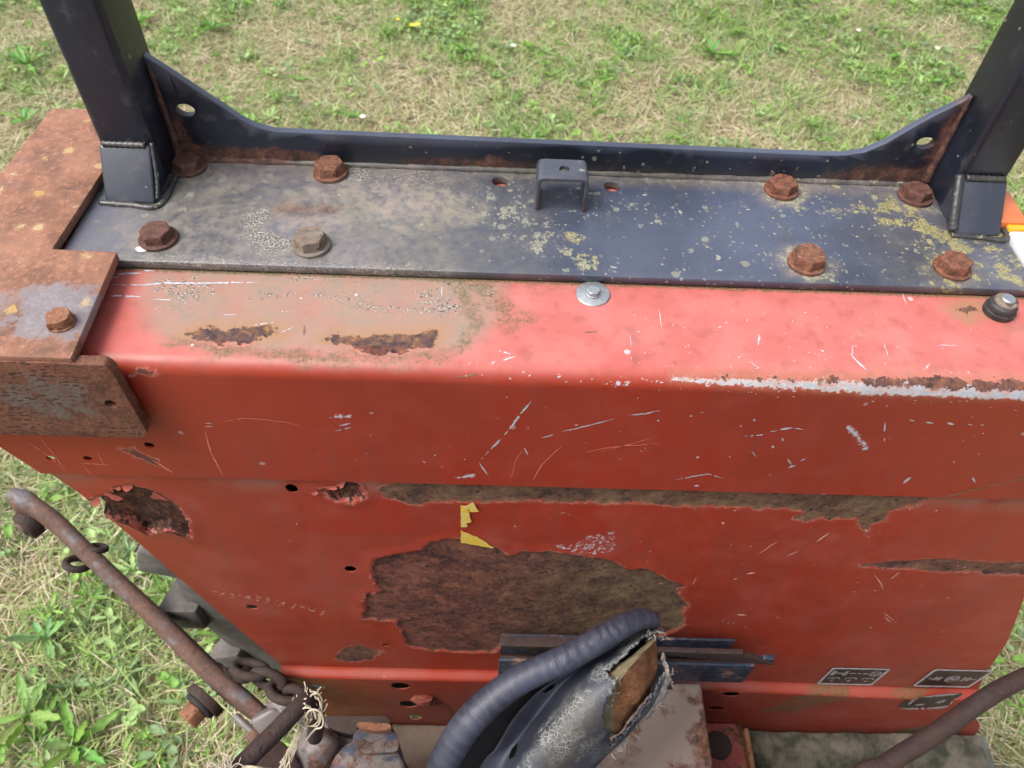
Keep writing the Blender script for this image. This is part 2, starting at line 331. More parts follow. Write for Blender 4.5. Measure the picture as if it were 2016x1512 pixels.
M['tyre'] = mat_plain('dusty tyre rubber', (.13,.12,.112), .9, (.085,.077,.07), 40, .0008)
M['dark'] = mat_plain('dark iron inside', (.018,.016,.015), .8)
M['shell'] = mat_plain('black seat pan', (.018,.018,.02), .6, (.03,.03,.034))
M['orange'] = mat_plain('orange lens', (.55,.15,.045), .35, (.50,.13,.04)); M['white'] = mat_plain('white lens', (.60,.61,.66), .35, (.54,.55,.6))
M['amber'] = mat_plain('yellow gasket', (.75,.38,.02), .4)
M['yellow'] = mat_plain('yellow sticker film', (.62,.42,.03), .4, (.58,.46,.16), 90)
M['decal'] = mat_plain('black decal film', (.016,.015,.016), .38, (.03,.025,.02), 60); M['print'] = mat_plain('silver print', (.42,.40,.41), .5, (.30,.27,.27), 150)
M['scratch'] = mat_plain('bare primer scratch', (.46,.45,.49), .6, (.28,.29,.32), 300)
M['scratchf'] = mat_plain('faint paint scratch', (.55,.17,.12), .6, (.50,.12,.08), 300)
M['scratchr'] = mat_plain('rusty scratch', (.20,.10,.06), .8, (.12,.06,.04), 200)
M['twine'] = mat_plain('bleached baler twine', (.50,.45,.36), .8, (.36,.30,.20), 120)
M['lint'] = mat_plain('frayed grey backing', (.40,.37,.34), .95, (.26,.235,.21), 220, .0015)
M['vinyl'] = mat_vinyl(); M['trim'] = mat_trim(); M['foam'] = mat_foam()
M['grass'] = mat_leafy('grass blades'); M['leaf'] = mat_leafy('broad leaves', .3, .5); M['soil'] = mat_soil()
M['petal'] = mat_plain('yellow petals', (.80,.55,.02), .6); M['wpetal'] = mat_plain('white florets', (.75,.74,.66), .7)
M['stem'] = mat_plain('green stem', (.14,.22,.05), .6)

# ------------------------------------------------------------------ mesh helpers
def link(name, me, mat, parent, smooth=False):
    o = bpy.data.objects.new(name, me); COL.objects.link(o)
    if mat is not None and not me.materials: me.materials.append(M[mat] if isinstance(mat, str) else mat)
    if parent: o.parent = parent
    if smooth: me.polygons.foreach_set('use_smooth', [True]*len(me.polygons))
    return o
def pyobj(name, V, F, mat, parent=None, smooth=False, attrs=None):
    me = bpy.data.meshes.new(name); me.from_pydata([tuple(map(float, v)) for v in V], [], F); me.update()
    for k, a in (attrs or {}).items():
        me.attributes.new(k, 'FLOAT', 'POINT').data.foreach_set('value', np.asarray(a, np.float32))
    return link(name, me, mat, parent, smooth)
def bmobj(name, bm, mat, parent=None, smooth=False, bevel=0.0, seg=2):
    if bevel:
        bmesh.ops.remove_doubles(bm, verts=bm.verts, dist=1e-6)
        ed = [e for e in bm.edges if len(e.link_faces) == 2 and e.calc_face_angle(0) > R(28)]
        bmesh.ops.bevel(bm, geom=ed, offset=bevel, segments=seg, affect='EDGES', profile=.5, clamp_overlap=True)
    bmesh.ops.recalc_face_normals(bm, faces=bm.faces)
    me = bpy.data.meshes.new(name); bm.to_mesh(me); bm.free()
    o = link(name, me, mat, parent)
    if smooth or bevel:
        me.polygons.foreach_set('use_smooth', [True]*len(me.polygons)); me.set_sharp_from_angle(angle=R(42))
    return o
def bm_box(bm, lo, hi, mtx=None):
    vs = [bm.verts.new((x, y, z)) for x in (lo[0], hi[0]) for y in (lo[1], hi[1]) for z in (lo[2], hi[2])]
    if mtx is not None:
        for v in vs: v.co = mtx @ v.co
    for f in ((0,1,3,2),(4,6,7,5),(0,4,5,1),(2,3,7,6),(0,2,6,4),(1,5,7,3)): bm.faces.new([vs[i] for i in f])
    return vs
def frame(d):
    d = np.asarray(d, float); d = d/np.linalg.norm(d); u = np.array([0,0,1.0]) if abs(d[2]) < .9 else np.array([1.0,0,0])
    a = np.cross(u, d); a /= np.linalg.norm(a); return a, np.cross(d, a)
def bm_cyl(bm, p0, p1, r0, r1=None, n=24, ph=0.0, cap=True):
    r1 = r0 if r1 is None else r1; p0 = np.asarray(p0, float); p1 = np.asarray(p1, float); a, b = frame(p1-p0)
    rings = []
    for p, r in ((p0, r0), (p1, r1)):
        rings.append([bm.verts.new(p+r*(math.cos(ph+2*math.pi*i/n)*a+math.sin(ph+2*math.pi*i/n)*b)) for i in range(n)])
    for i in range(n): bm.faces.new((rings[0][i], rings[0][(i+1) % n], rings[1][(i+1) % n], rings[1][i]))
    if cap: bm.faces.new(rings[0][::-1]); bm.faces.new(rings[1])
    return rings
def catmull(P, n):
    P = np.asarray(P, float); Q = np.vstack([2*P[0]-P[1], P, 2*P[-1]-P[-2]]); out = []
    for i in range(1, len(Q)-2):
        for t in np.linspace(0, 1, n, endpoint=False):
            out.append(.5*((2*Q[i])+(-Q[i-1]+Q[i+1])*t+(2*Q[i-1]-5*Q[i]+4*Q[i+1]-Q[i+2])*t*t+(-Q[i-1]+3*Q[i]-3*Q[i+1]+Q[i+2])*t**3))
    out.append(P[-1]); return np.array(out)
def sweep(path, rad, n=14, cap=True, flat=1.0, up=(0,0,1.0)):
    """tube along a path: verts, faces, arc length per vertex"""
    path = np.asarray(path, float); rad = np.broadcast_to(rad, len(path)); V = []; F = []; A = []; s = 0
    T = np.gradient(path, axis=0); up = np.asarray(up, float)
    for i, (p, t) in enumerate(zip(path, T)):
        t = t/np.linalg.norm(t); a = np.cross(up, t)
        a = a/np.linalg.norm(a) if np.linalg.norm(a) > 1e-3 else frame(t)[0]
        b = np.cross(t, a)
        if i: s += np.linalg.norm(p-path[i-1])
        for k in range(n):
            q = 2*math.pi*k/n; V.append(p+rad[i]*(math.cos(q)*a+flat*math.sin(q)*b)); A.append(s)
    for i in range(len(path)-1):
        for k in range(n): F.append((i*n+k, i*n+(k+1) % n, (i+1)*n+(k+1) % n, (i+1)*n+k))
    if cap: F.append(tuple(range(n))[::-1]); F.append(tuple(range((len(path)-1)*n, len(path)*n)))
    return V, F, A
def bm_add(bm, V, F):
    vs = [bm.verts.new(tuple(map(float, v))) for v in V]
    for f in F: bm.faces.new([vs[i] for i in f])
def bm_torus(bm, c, axis, ru, rv, r, n=28, m=10, long=None):
    a, b = frame(axis)
    if long is not None:
        ax = np.asarray(axis, float)/np.linalg.norm(axis); a = np.asarray(long, float); a = a-ax*(a@ax); a /= np.linalg.norm(a); b = np.cross(ax, a)
    P = [np.asarray(c)+ru*math.cos(2*math.pi*i/n)*a+rv*math.sin(2*math.pi*i/n)*b for i in range(n)]
    ax = np.asarray(axis, float)/np.linalg.norm(axis); vs = []
    for i in range(n):
        t = P[(i+1) % n]-P[i-1]; t /= np.linalg.norm(t); o = np.cross(t, ax)
        vs.append([bm.verts.new(P[i]+r*(math.cos(2*math.pi*k/m)*o+math.sin(2*math.pi*k/m)*ax)) for k in range(m)])
    for i in range(n):
        for k in range(m): bm.faces.new((vs[i][k], vs[i][(k+1) % m], vs[(i+1) % n][(k+1) % m], vs[(i+1) % n][k]))
def prism(outer, holes, to3, n3, th):
    """flat plate from a 2-D outline with holes; to3 maps (a,b) to the front face, n3*th is the way back"""
    loops = [list(map(tuple, outer))]+[list(map(tuple, h)) for h in holes]
    vs = []; ed = []
    for L in loops:
        k = len(vs); vs += [Vector(p) for p in L]; ed += [(k+i, k+(i+1) % len(L)) for i in range(len(L))]
    rv, re, rf, *_ = delaunay_2d_cdt(vs, ed, [], 0, 1e-7)
    P = np.array([tuple(v) for v in rv]); bm = bmesh.new(); n3 = np.asarray(n3, float)*th
    fr = [bm.verts.new(to3(*p)) for p in P]; bk = [bm.verts.new(np.asarray(to3(*p))+n3) for p in P]
    cen = np.array([P[list(f)].mean(0) for f in rf]); keep = sdf(cen, outer) > 0
    for h in holes: keep &= sdf(cen, h) < 0
    used = {}
    for f, k in zip(rf, keep):
        if not k: continue
        f = list(f); bm.faces.new([fr[i] for i in f]); bm.faces.new([bk[i] for i in f[::-1]])
        for a, b in zip(f, f[1:]+f[:1]): used[(a, b)] = 1
    for (a, b) in used:
        if (b, a) not in used: bm.faces.new((fr[b], fr[a], bk[a], bk[b]))
    bmesh.ops.delete(bm, geom=[v for v in bm.verts if not v.link_faces], context='VERTS')
    bmesh.ops.recalc_face_normals(bm, faces=bm.faces)
    return bm
def rounded(poly, rad, n=5):
    out = []; P = [np.asarray(p, float) for p in poly]; rad = np.broadcast_to(rad, len(P))
    for i, p in enumerate(P):
        a = P[i-1]-p; b = P[(i+1) % len(P)]-p; la = np.linalg.norm(a); lb = np.linalg.norm(b)
        r = min(rad[i], la*.45, lb*.45)
        if r < 1e-6: out.append(p); continue
        s = p+a/la*r; e = p+b/lb*r
        for t in np.linspace(0, 1, n): out.append((1-t)**2*s+2*t*(1-t)*p+t*t*e)
    return out
def tag(o, label=None, cat=None, group=None, kind=None):
    for k, v in (('label', label), ('category', cat), ('group', group), ('kind', kind)):
        if v: o[k] = v
    return o
def empty(name, loc=(0,0,0)):
    o = bpy.data.objects.new(name, None); COL.objects.link(o); o.location = loc; o.empty_display_size = .05; return o
def setattrs(me, **kw):
    for k, a in kw.items(): me.attributes.new(k, 'FLOAT', 'POINT').data.foreach_set('value', np.asarray(a, np.float32))
def verts_np(me):
    a = np.empty(len(me.vertices)*3, np.float32); me.vertices.foreach_get('co', a); return a.reshape(-1, 3).astype(float)

# ================================================================== GROUND
gp = []; N_ = 60
xs = np.concatenate([[-120, -40, -12], np.linspace(-5, 5, N_), [12, 40, 120]]); ys = np.concatenate([[-120, -40, -8], np.linspace(-3, 6, N_), [15, 50, 120]])
XX, YY = np.meshgrid(xs, ys, indexing='ij'); ZZ = .02*(fbm(XX*1.3, YY*1.3, 3)-.5)-.012
nx, ny = XX.shape
gnd = pyobj('ground', np.stack([XX, YY, ZZ], -1).reshape(-1, 3), [(i*ny+j, (i+1)*ny+j, (i+1)*ny+j+1, i*ny+j+1) for i in range(nx-1) for j in range(ny-1)], 'soil', None, True)
tag(gnd, 'dry thatchy lawn soil under the grass', kind='structure')

# ================================================================== TRACTOR
T = empty('tractor')
tag(T, 'old red tractor with rusty fender, black roll bar base and torn seat', 'tractor')
# ---------------------------------------------------------------- fender sheets
RB = .012; QA = RB*math.pi/4
def prof_top(s):
    s = np.asarray(s, float); th = np.clip((s+QA)/RB, 0, math.pi/2)
    Y = np.where(s < -QA, RB+(-s-QA), RB-RB*np.sin(th)); Z = np.where(s > QA, ZT-RB-(s-QA), ZT-RB+RB*np.cos(th))
    return Y, Z
def TS(px, py):
    p = oz(px, py, ZT)
    if p[1] > RB: return np.array([p[0], -(p[1]-RB)-QA])
    p = oy(px, py, 0)
    return np.array([p[0], max((ZT-RB-p[2])+QA, -QA)])
ZS = oy(900, 955, 0)[2]; ZL = oy(900, 1322, 0)[2]; ZB = .335
LZ = np.array([.30, .506, .779, .964, 1.043, 1.10, 1.15]); LX = -np.array([.215, .258, .317, .356, .390, .398, .398])
RZ = np.array([.30, .359, .58, .797, .9, 1.05, 1.15]); RX = np.array([.755, .742, .655, .570, .52, .47, .455])
def zsh(X, Z): return -.034*sm(np.asarray(X, float), .02, .62)*sm(abs(np.asarray(Z, float)-ZL+.015), .16, .05)
def sheet(name, S, prof, step, holes, mat, parent, disp=None, hole_depth=.002):
    """dense sheet over X and run length S; holes = (x, s, rx, rs) are cut through"""
    Y, Z = prof(S); nc = int(.92/step); t = np.linspace(0, 1, nc+1)
    xl = np.interp(Z, LZ, LX); xr = np.interp(Z, RZ, RX)
    X = xl[:,None]+(xr-xl)[:,None]*t[None,:]; nr = len(S)
    SS = np.repeat(S[:,None], nc+1, 1); P = np.stack([X, np.repeat(Y[:,None], nc+1, 1), np.repeat(Z[:,None], nc+1, 1)], -1)
    dead = np.zeros((nr-1, nc), bool); extraV = []; extraF = []; extraUV = []; base = nr*(nc+1)
    for (hx, hs, rx, rs) in holes:
        i = int(np.argmin(abs(S-hs))); j = int(np.argmin(abs(X[i]-hx))); mi = int(math.ceil(rs*1.45/step))+1; mj = int(math.ceil(rx*1.45/step))+1
        dead[i-mi:i+mi, j-mj:j+mj] = True
        loop = [(i-mi, b) for b in range(j-mj, j+mj)]+[(a, j+mj) for a in range(i-mi, i+mi)]+[(i+mi, b) for b in range(j+mj, j-mj, -1)]+[(a, j-mj) for a in range(i+mi, i-mi, -1)]
        L = len(loop); r1 = []; r2 = []
        for (a, b) in loop:
            dx = (X[a,b]-hx)/rx; ds = (S[a]-hs)/rs; q = math.hypot(dx, ds); x1 = hx+rx*dx/q; s1 = hs+rs*ds/q; y1, z1 = prof(np.array([s1]))
            r1.append(base+len(extraV)); extraV.append((x1, float(y1[0]), float(z1[0]))); extraUV.append((x1, s1))
            r2.append(base+len(extraV)); extraV.append((x1, float(y1[0])+hole_depth, float(z1[0]))); extraUV.append((x1, s1))
        ids = [a*(nc+1)+b for a, b in loop]
        for k in range(L):
            k2 = (k+1) % L; extraF.append((ids[k], r1[k], r1[k2], ids[k2])); extraF.append((r1[k], r2[k], r2[k2], r1[k2]))
    V = np.vstack([P.reshape(-1, 3)]+([np.array(extraV)] if extraV else []))
    UV = np.vstack([np.stack([X, SS], -1).reshape(-1, 2)]+([np.array(extraUV)] if extraUV else []))
    if disp is not None:
        dv = disp(UV); V[:,2] += zsh(V[:,0], V[:,2]); V = V+dv[:,None]*np.array([0, 1.0, 0])
    ii, jj = np.nonzero(~dead); a = ii*(nc+1)+jj
    F = np.stack([a, a+nc+1, a+nc+2, a+1], 1).tolist()+[list(f) for f in extraF]
    me = bpy.data.meshes.new(name); me.from_pydata(V.tolist(), [], F); me.update()
    o = link(name, me, mat, parent, True); me.set_sharp_from_angle(angle=R(48)); return o, UV

# --- top and upper band, one bent sheet
stp = .0022
S_top = np.concatenate([np.arange(-.27, -QA, stp), np.linspace(-QA, QA, 10), np.arange(QA+stp, ZT-RB-ZS+QA, stp)])
hole_px = [(100,902,.0036), (173,903,.0036), (294,877,.0040)]
hls = [(*TS(x, y), r, r) for x, y, r in hole_px]
fender, UV = sheet('fender', S_top, prof_top, stp, hls, 'red', T)
fender['label'] = 'red sheet metal fender with faded top, tinted pinkish for sky sheen, and darker side'
def tp(L): return [TS(*p) for p in L]
n1 = fbm(UV[:,0]*60, UV[:,1]*60, 1)-.5; n2 = fbm(UV[:,0]*18, UV[:,1]*18, 5)-.5
Pw = UV+np.stack([n2, n1], 1)*.012
rustA = np.maximum.reduce([sdf(UV, tp(q)) for q in (
    [(372,655),(400,646),(450,650),(490,643),(530,645),(556,655),(535,664),(505,668),(480,675),(430,674),(400,668)],
    [(640,668),(665,662),(700,664),(735,660),(800,658),(862,654),(850,680),(800,690),(750,697),(715,690),(690,680),(660,676)],
    [(235,884),(262,885),(300,905),(322,920),(305,914),(262,894)],
    [(1880,608),(1905,603),(1925,603),(1933,612),(1915,614),(1905,622),(1890,618)],
    [(270,733),(290,729),(305,732),(290,737)])])
sb = UV[:,1]; xb = UV[:,0]; bkx = oz(165,640,ZT)[0]
xa = oy(860,735,0)[0]; xr_ = oy(1480,755,0)[0]
wprim = np.interp(xb, [xa, xa+.06, xa+.18, xa+.30, .47], [-.006, -.0022, .0012, .0050, .0070]); cprim = np.interp(xb, [xa, xa+.2, .47], [-.004, .001, .0025])
prim = wprim-abs(sb-cprim)+n1*.004
prim = np.where(xb < xa-.01, -.02, prim)
prim = np.maximum(prim, np.maximum.reduce([sdf(UV, tp(q)) for q in (
    [(1662,842),(1672,838),(1690,852),(1700,868),(1712,884),(1700,888),(1692,872),(1680,858)],
    [(645,823),(660,817),(692,816),(686,823)], [(892,942),(915,935),(942,932),(935,939),(912,942)],
    [(250,738),(268,735),(270,741),(256,742)], [(1185,756),(1240,752),(1235,760),(1200,759)])])-.0008)
wr = np.interp(xb, [xr_-.05, xr_, xr_+.1, .47], [-.005, .0002, .0030, .0042])
rustA = np.maximum(rustA, np.where(xb > xr_-.06, wr-abs(sb+.0025)+n1*.006, -.05))
dpoly = tp([(285,530),(420,520),(900,535),(1000,560),(985,640),(920,690),(760,712),(560,700),(400,690),(330,668),(280,640),(275,590)])
dirt = sm(sdf(Pw, dpoly), -.012, .012)
dirt = np.maximum(dirt, .25*sm(n2, 0, .3)*(sb < -.005))
moss_l = [(330,672),(420,690),(520,700),(640,706),(760,712),(860,702),(915,680),(945,640),(930,600),(905,560)]
moss = .46*sm(ldist(Pw, tp(moss_l)), .020, .001)
moss = np.maximum(moss, .46*sm(ldist(Pw, tp([(890,545),(950,560),(985,600),(1030,625),(1000,640)])), .026, .004))
moss = np.maximum(moss, .36*sm(ldist(Pw, tp([(960,560),(1060,575),(1110,560)])), .024, .004))
moss = np.maximum(moss, .6*sm(ldist(UV, [(UV[:,0].min(), -.0905-.002), (UV[:,0].max(), -.0905-.002)]), .006, .001))
grit = .58*sm(ldist(Pw, tp([(500,585),(600,580),(650,585),(700,600),(780,610),(865,618)])), .011, .002)
grit = np.maximum(grit, .52*sm(ldist(Pw, tp([(640,570),(700,578),(720,598)])), .013, .002))
grit = np.maximum(grit, .50*sm(ldist(Pw, tp([(380,532),(560,540),(660,552),(780,560),(880,560)])), .016, .002))
grit = np.maximum(grit, .46*sm(ldist(Pw, tp([(330,545),(350,600),(420,620),(380,640)])), .030, .004))
lowf = fbm(UV[:,0]*26, UV[:,1]*40, 71); grit = np.maximum(grit*.82, .50*dirt*sm(lowf, .50, .66)*sm(sb, -.035, -.055))
fade = sm(sb, .004, -.012)*.85*(.45+.55*sm(xb, bkx+.004, bkx+.05))  # faded top with sky sheen painted in, held back in the bracket's soft shadow
setattrs(fender.data, rust=rustA, prim=prim, dirt=dirt, moss=moss, grit=grit, fade=fade, ghost=0*sb, olive=0*sb, chips=np.where(sb < 0, .9, .5),
         orng=np.where((sb < -.02) | (xb > .1), np.where(sb < -.02, 1.0, .45), 0))

bmobj('hole_shade_backing', prism([(-.350,.955),(.44,.955),(.44,1.142),(-.390,1.142),(-.384,1.045),(-.368,1.008)], [], lambda a, b: (a, .018, b), (0,1,0), .0015), 'dark', fender)  # added dark sheet so the band holes read as shaded
# --- inner side panel: upper field, joggle, lower field
PJ = np.array([[.003, ZS+.006], [.003, ZL], [.0005, ZL-.0025], [-.007, ZL-.0065], [-.009, ZL-.009], [-.009, ZB]])
PS = np.concatenate([[0], np.cumsum(np.linalg.norm(np.diff(PJ, axis=0), axis=1))])
def prof_side(s): s = np.asarray(s, float); return np.interp(s, PS, PJ[:,0]), np.interp(s, PS, PJ[:,1])
def PSd(px, py):
    p = oy(px, py, .003); z = p[2]-float(zsh(p[0], p[2]))
    if z < ZL-.005: p = oy(px, py, -.009); z = p[2]-float(zsh(p[0], p[2]))
    return np.array([p[0], np.interp(-z, -PJ[:,1], PS)])
def pp(L): return [PSd(*q) for q in L]
S_side = np.concatenate([np.arange(0, PS[1]-.0012, .0024), np.linspace(PS[1], PS[4], 12), np.arange(PS[4]+.0024, PS[-1], .0024)])
holes2 = [(*PSd(690,1119), .0058, .0068), (*PSd(496,1195), .0062, .0062), (*PSd(574,963), .0052, .0068), (*PSd(622,1352), .0125, .010), (*PSd(788,1350), .0125, .013),
          (*PSd(804,1386), .0125, .015), (*PSd(816,1412), .0105, .011), (*PSd(1440,1366), .012, .009), (*PSd(1410,1393), .012, .009), (*PSd(760,1269), .0045, .004)]
RP = {'big': [(737,1100),(775,1092),(830,1083),(850,1068),(880,1060),(925,1063),(975,1075),(988,1088),(1002,1096),(1030,1085),(1090,1088),(1180,1100),(1215,1110),(1235,1122),(1275,1120),(1300,1135),(1345,1155),(1332,1170),(1348,1190),(1345,1228),(1320,1245),(1250,1262),(1100,1266),(1000,1264),(985,1272),(975,1284),(900,1282),(850,1280),(805,1270),(795,1245),(780,1222),(720,1215),(717,1190),(725,1170),(748,1165),(735,1130)],
      'strip': [(745,965),(790,945),(910,947),(1330,960),(1600,970),(1845,980),(1750,1010),(1745,1025),(1715,1030),(1712,1046),(1700,1040),(1690,1020),(1620,1020),(1590,1028),(1570,1020),(1590,1005),(1480,998),(1400,1000),(1340,995),(1250,990),(1200,988),(1180,992),(1080,985),(960,985),(940,990),(860,985),(830,992),(790,985),(760,980)],
      'left': [(172,992),(190,986),(212,972),(226,976),(222,966),(240,960),(262,957),(290,963),(318,980),(350,1000),(368,1030),(372,1058),(340,1045),(310,1046),(290,1050),(260,1034),(225,1020),(190,1005)],
      'torn': [(627,968),(645,960),(665,958),(680,950),(705,950),(717,970),(710,982),(690,988),(665,985)],
      'small': [(662,1290),(680,1275),(710,1270),(748,1282),(740,1295),(700,1303),(668,1300)],
      'streak': [(1690,1113),(1760,1106),(1850,1100),(1900,1103),(1950,1107),(2040,1108),(2040,1136),(1990,1130),(1950,1127),(1900,1125),(1820,1125),(1760,1117),(1720,1118)],
      'low': [(1500,1396),(1560,1372),(1620,1362),(1700,1360),(1660,1378),(1600,1392),(1540,1402)], 'low2': [(1740,1372),(1800,1368),(1890,1362),(1800,1380)], 'low3': [(1770,1440),(1830,1425),(1880,1420),(1880,1445),(1800,1452)]}
RPu = {k: pp(v) for k, v in RP.items()}
def wob(UV, a): return UV+np.stack([fbm(UV[:,0]*70, UV[:,1]*70, 21)-.5, fbm(UV[:,0]*70, UV[:,1]*70, 33)-.5], 1)*a
def disp2(UV):
    W = wob(UV, .008); d = 0*UV[:,0]; rg = fbm(UV[:,0]*260, UV[:,1]*260, 8)-.5
    for k, dep, rgh in (('big', .0012, .0012), ('left', .010, .004), ('torn', .011, .005), ('strip', .0007, .0008), ('streak', .0006, .0006), ('small', .0005, .0005)):
        q = sdf(W, RPu[k]); d = d+sm(q, -.0005, .0020 if k in ('left', 'torn') else .0012)*(dep+rgh*rg)
        if k in ('left', 'torn', 'big'): d = d-.0010*sm(q, -.018, -.001)*sm(-q, -.0005, .001)
    return d-.0030*(fbm(UV[:,0]*5.5, UV[:,1]*5.5, 4, 3)-.5)
panel, UV = sheet('side_panel', S_side, prof_side, .0024, holes2, 'red', fender, disp2, .0012)
W = wob(UV, .008); xb, sb = UV[:,0], UV[:,1]
rs = {k: sdf(W, v) for k, v in RPu.items()}
rust = np.maximum.reduce([v for k, v in rs.items() if not k.startswith('low')]); n2 = fbm(xb*18, sb*18, 5)-.5
xo = PSd(1080,1150)[0]
olive = np.where(rs['big'] > -.01, sm(xb, xo-.12, xo+.10), 0)*.95
olive = np.where(rs['strip'] > -.01, .75+.5*n2, olive); olive = np.where((rs['low'] > -.02) | (rs['low2'] > -.02), .8, olive)
olive = np.where((rs['small'] > -.01) | (rs['streak'] > -.01), .35, olive)
pr = np.maximum.reduce([sdf(UV, pp(q)) for q in ([(1080,1072),(1130,1070),(1150,1056),(1195,1048),(1215,1044),(1208,1088),(1170,1092),(1120,1086)], [(1100,1012),(1112,1006),(1126,1014),(1112,1018)], [(1672,1112),(1700,1110),(1720,1116),(1700,1119)], [(1698,1042),(1712,1040),(1716,1058),(1704,1058)])])
pr = np.minimum(pr, .0012)-.0022
ghost = np.maximum(sm(sdf(UV, pp([(572,975),(812,980),(812,1052),(590,1048)])), -.001, .002)*.8, sm(sdf(UV, pp([(908,985),(1225,998),(1225,1095),(908,1075)])), -.001, .002)*.55)
ghost = np.maximum(ghost, .5*sm(n2, .02, .2))
zz = prof_side(sb)[1]
dirt = .14*sm(fbm(xb*7, sb*7, 31), .45, .75)*sm(zz, .75, .45)+.12*sm(n2, .0, .3)
dirt = np.maximum(dirt, .5*sm(ZS-zz, .035, .0)*sm(fbm(xb*30, sb*12, 51), .35, .6))
moss = np.maximum.reduce([.50*sm(rs[k], -.016, .006) for k in ('low', 'low2', 'low3')])+.35*sm(abs(zz-ZB-.02), .04, .0)
setattrs(panel.data, rust=rust, prim=pr, dirt=dirt, moss=moss, grit=0*sb, fade=.02+.07*sm(n2, -.1, .25), ghost=ghost, olive=olive, orng=0*sb, deep=np.where((rs['left'] > -.012) | (rs['torn'] > -.012), 1.0, 0), chips=0*sb+.4)

bmobj('hole_shade_backing', prism([(-.205,.315),(.70,.315),(.55,.80),(.48,.95),(-.342,.95),(-.305,.78),(-.245,.50)], [], lambda a, b: (a, .024, b), (0,1,0), .0015), 'dark', fender)  # second added sheet, keeps the lower panel's holes dark
# --- paint flakes curling off the rusted-through places
def flakes(key, k0, k1, count, size, seed, lift):
    rnd = random.Random(seed); poly = np.array(RPu[key]); n = len(poly); V = []; F = []
    cen = poly.mean(0)
    for c in range(count):
        t = k0+(k1-k0)*(c+rnd.uniform(-.3, .3))/count; i = int(t) % n; f = t-int(t)
        p = poly[i]*(1-f)+poly[(i+1) % n]*f; e = poly[(i+1) % n]-poly[i]; e /= np.linalg.norm(e)+1e-9
        inn = np.array([-e[1], e[0]]); inn = inn if (cen-p) @ inn > 0 else -inn
        wd = size*rnd.uniform(.7, 1.6); ln = size*rnd.uniform(.35, .8); sk = rnd.uniform(-.5, .5)*wd; rows = 4; k = len(V)
        for r in range(rows+1):
            q = r/rows; hw = wd*.5*(1-.75*q**2)*(1+rnd.uniform(-.25, .25))+.0002; c2 = p+inn*(-.004+ln*math.sin(q*1.2)*.95)+e*sk*q
            off = .0008+lift*ln*q*q
            for sgn in (-1, 1):
                a = c2+e*hw*sgn; y, z = prof_side(np.array([a[1]])); V.append((a[0], float(y[0])-.0006-off, float(z[0])))
        for r in range(rows): F.append((k+2*r, k+2*r+1, k+2*r+3, k+2*r+2))
    return V, F
fV = []; fF = []
for args in (('left', 1.5, 9, 5, .011, 1, .35), ('left', 11.5, 16.0, 5, .012, 2, .30), ('torn', 0, 8.8, 6, .008, 3, .35), ('big', 31, 36, 6, .006, 4, .25), ('big', 22, 29, 5, .006, 5, .2)):
    v, f = flakes(*args); fF += [tuple(i+len(fV) for i in q) for q in f]; fV += v
fl = pyobj('paint_flakes', fV, fF, 'red', fender, True, {k: [d]*len(fV) for k, d in (('rust', -1), ('prim', -1), ('dirt', .1), ('moss', 0), ('grit', 0), ('fade', .35), ('ghost', 0), ('olive', 0), ('orng', 0), ('chips', 0))})
tag(fl, 'curled red paint flakes round the rusted holes', kind='stuff')

# --- scratches: thin scraped strips
def strip_mesh(lines, to3, nrm):
    V = []; F = []; rnd = random.Random(3)
    for L, wpx in lines:
        pts = np.array(L, float); 
        seg = np.linalg.norm(np.diff(pts, axis=0), axis=1).sum(); m = max(2, int(seg/6))
        d = np.concatenate([[0], np.cumsum(np.linalg.norm(np.diff(pts, axis=0), axis=1))])
        q = np.linspace(0, d[-1], m+1); P = np.stack([np.interp(q, d, pts[:,0]), np.interp(q, d, pts[:,1])], 1)
        P[1:-1] += np.array([[rnd.uniform(-.7, .7), rnd.uniform(-.7, .7)] for _ in range(m-1)]) if m > 1 else 0
        tn = np.gradient(P, axis=0); tn /= np.linalg.norm(tn, axis=1)[:,None]+1e-9; nn = np.stack([-tn[:,1], tn[:,0]], 1); k = len(V)
        for i in range(m+1):
            e = min(i, m-i)/max(1, m)*2; hw = wpx*.5*(.25+.75*min(1, e*2))*rnd.uniform(.5, 1.2)
            for sg in (-1, 1): V.append(to3(*(P[i]+nn[i]*hw*sg)))
        for i in range(m):
            if rnd.random() < .12 and m > 4: continue
            F.append((k+2*i, k+2*i+1, k+2*i+3, k+2*i+2))
    return V, F
def onband(px, py):
    u = TS(px, py); y, z = prof_top(np.array([u[1]])); y = float(y[0]); z = float(z[0])
    th = min(max((u[1]+QA)/RB, 0), math.pi/2); return (u[0], y-.00025*math.sin(th), z+.00025*math.cos(th))
def onside(px, py):
    u = PSd(px, py); y, z = prof_side(np.array([u[1]])); z = float(z[0]); return (u[0], float(y[0])-.0011, z+float(zsh(u[0], z)))
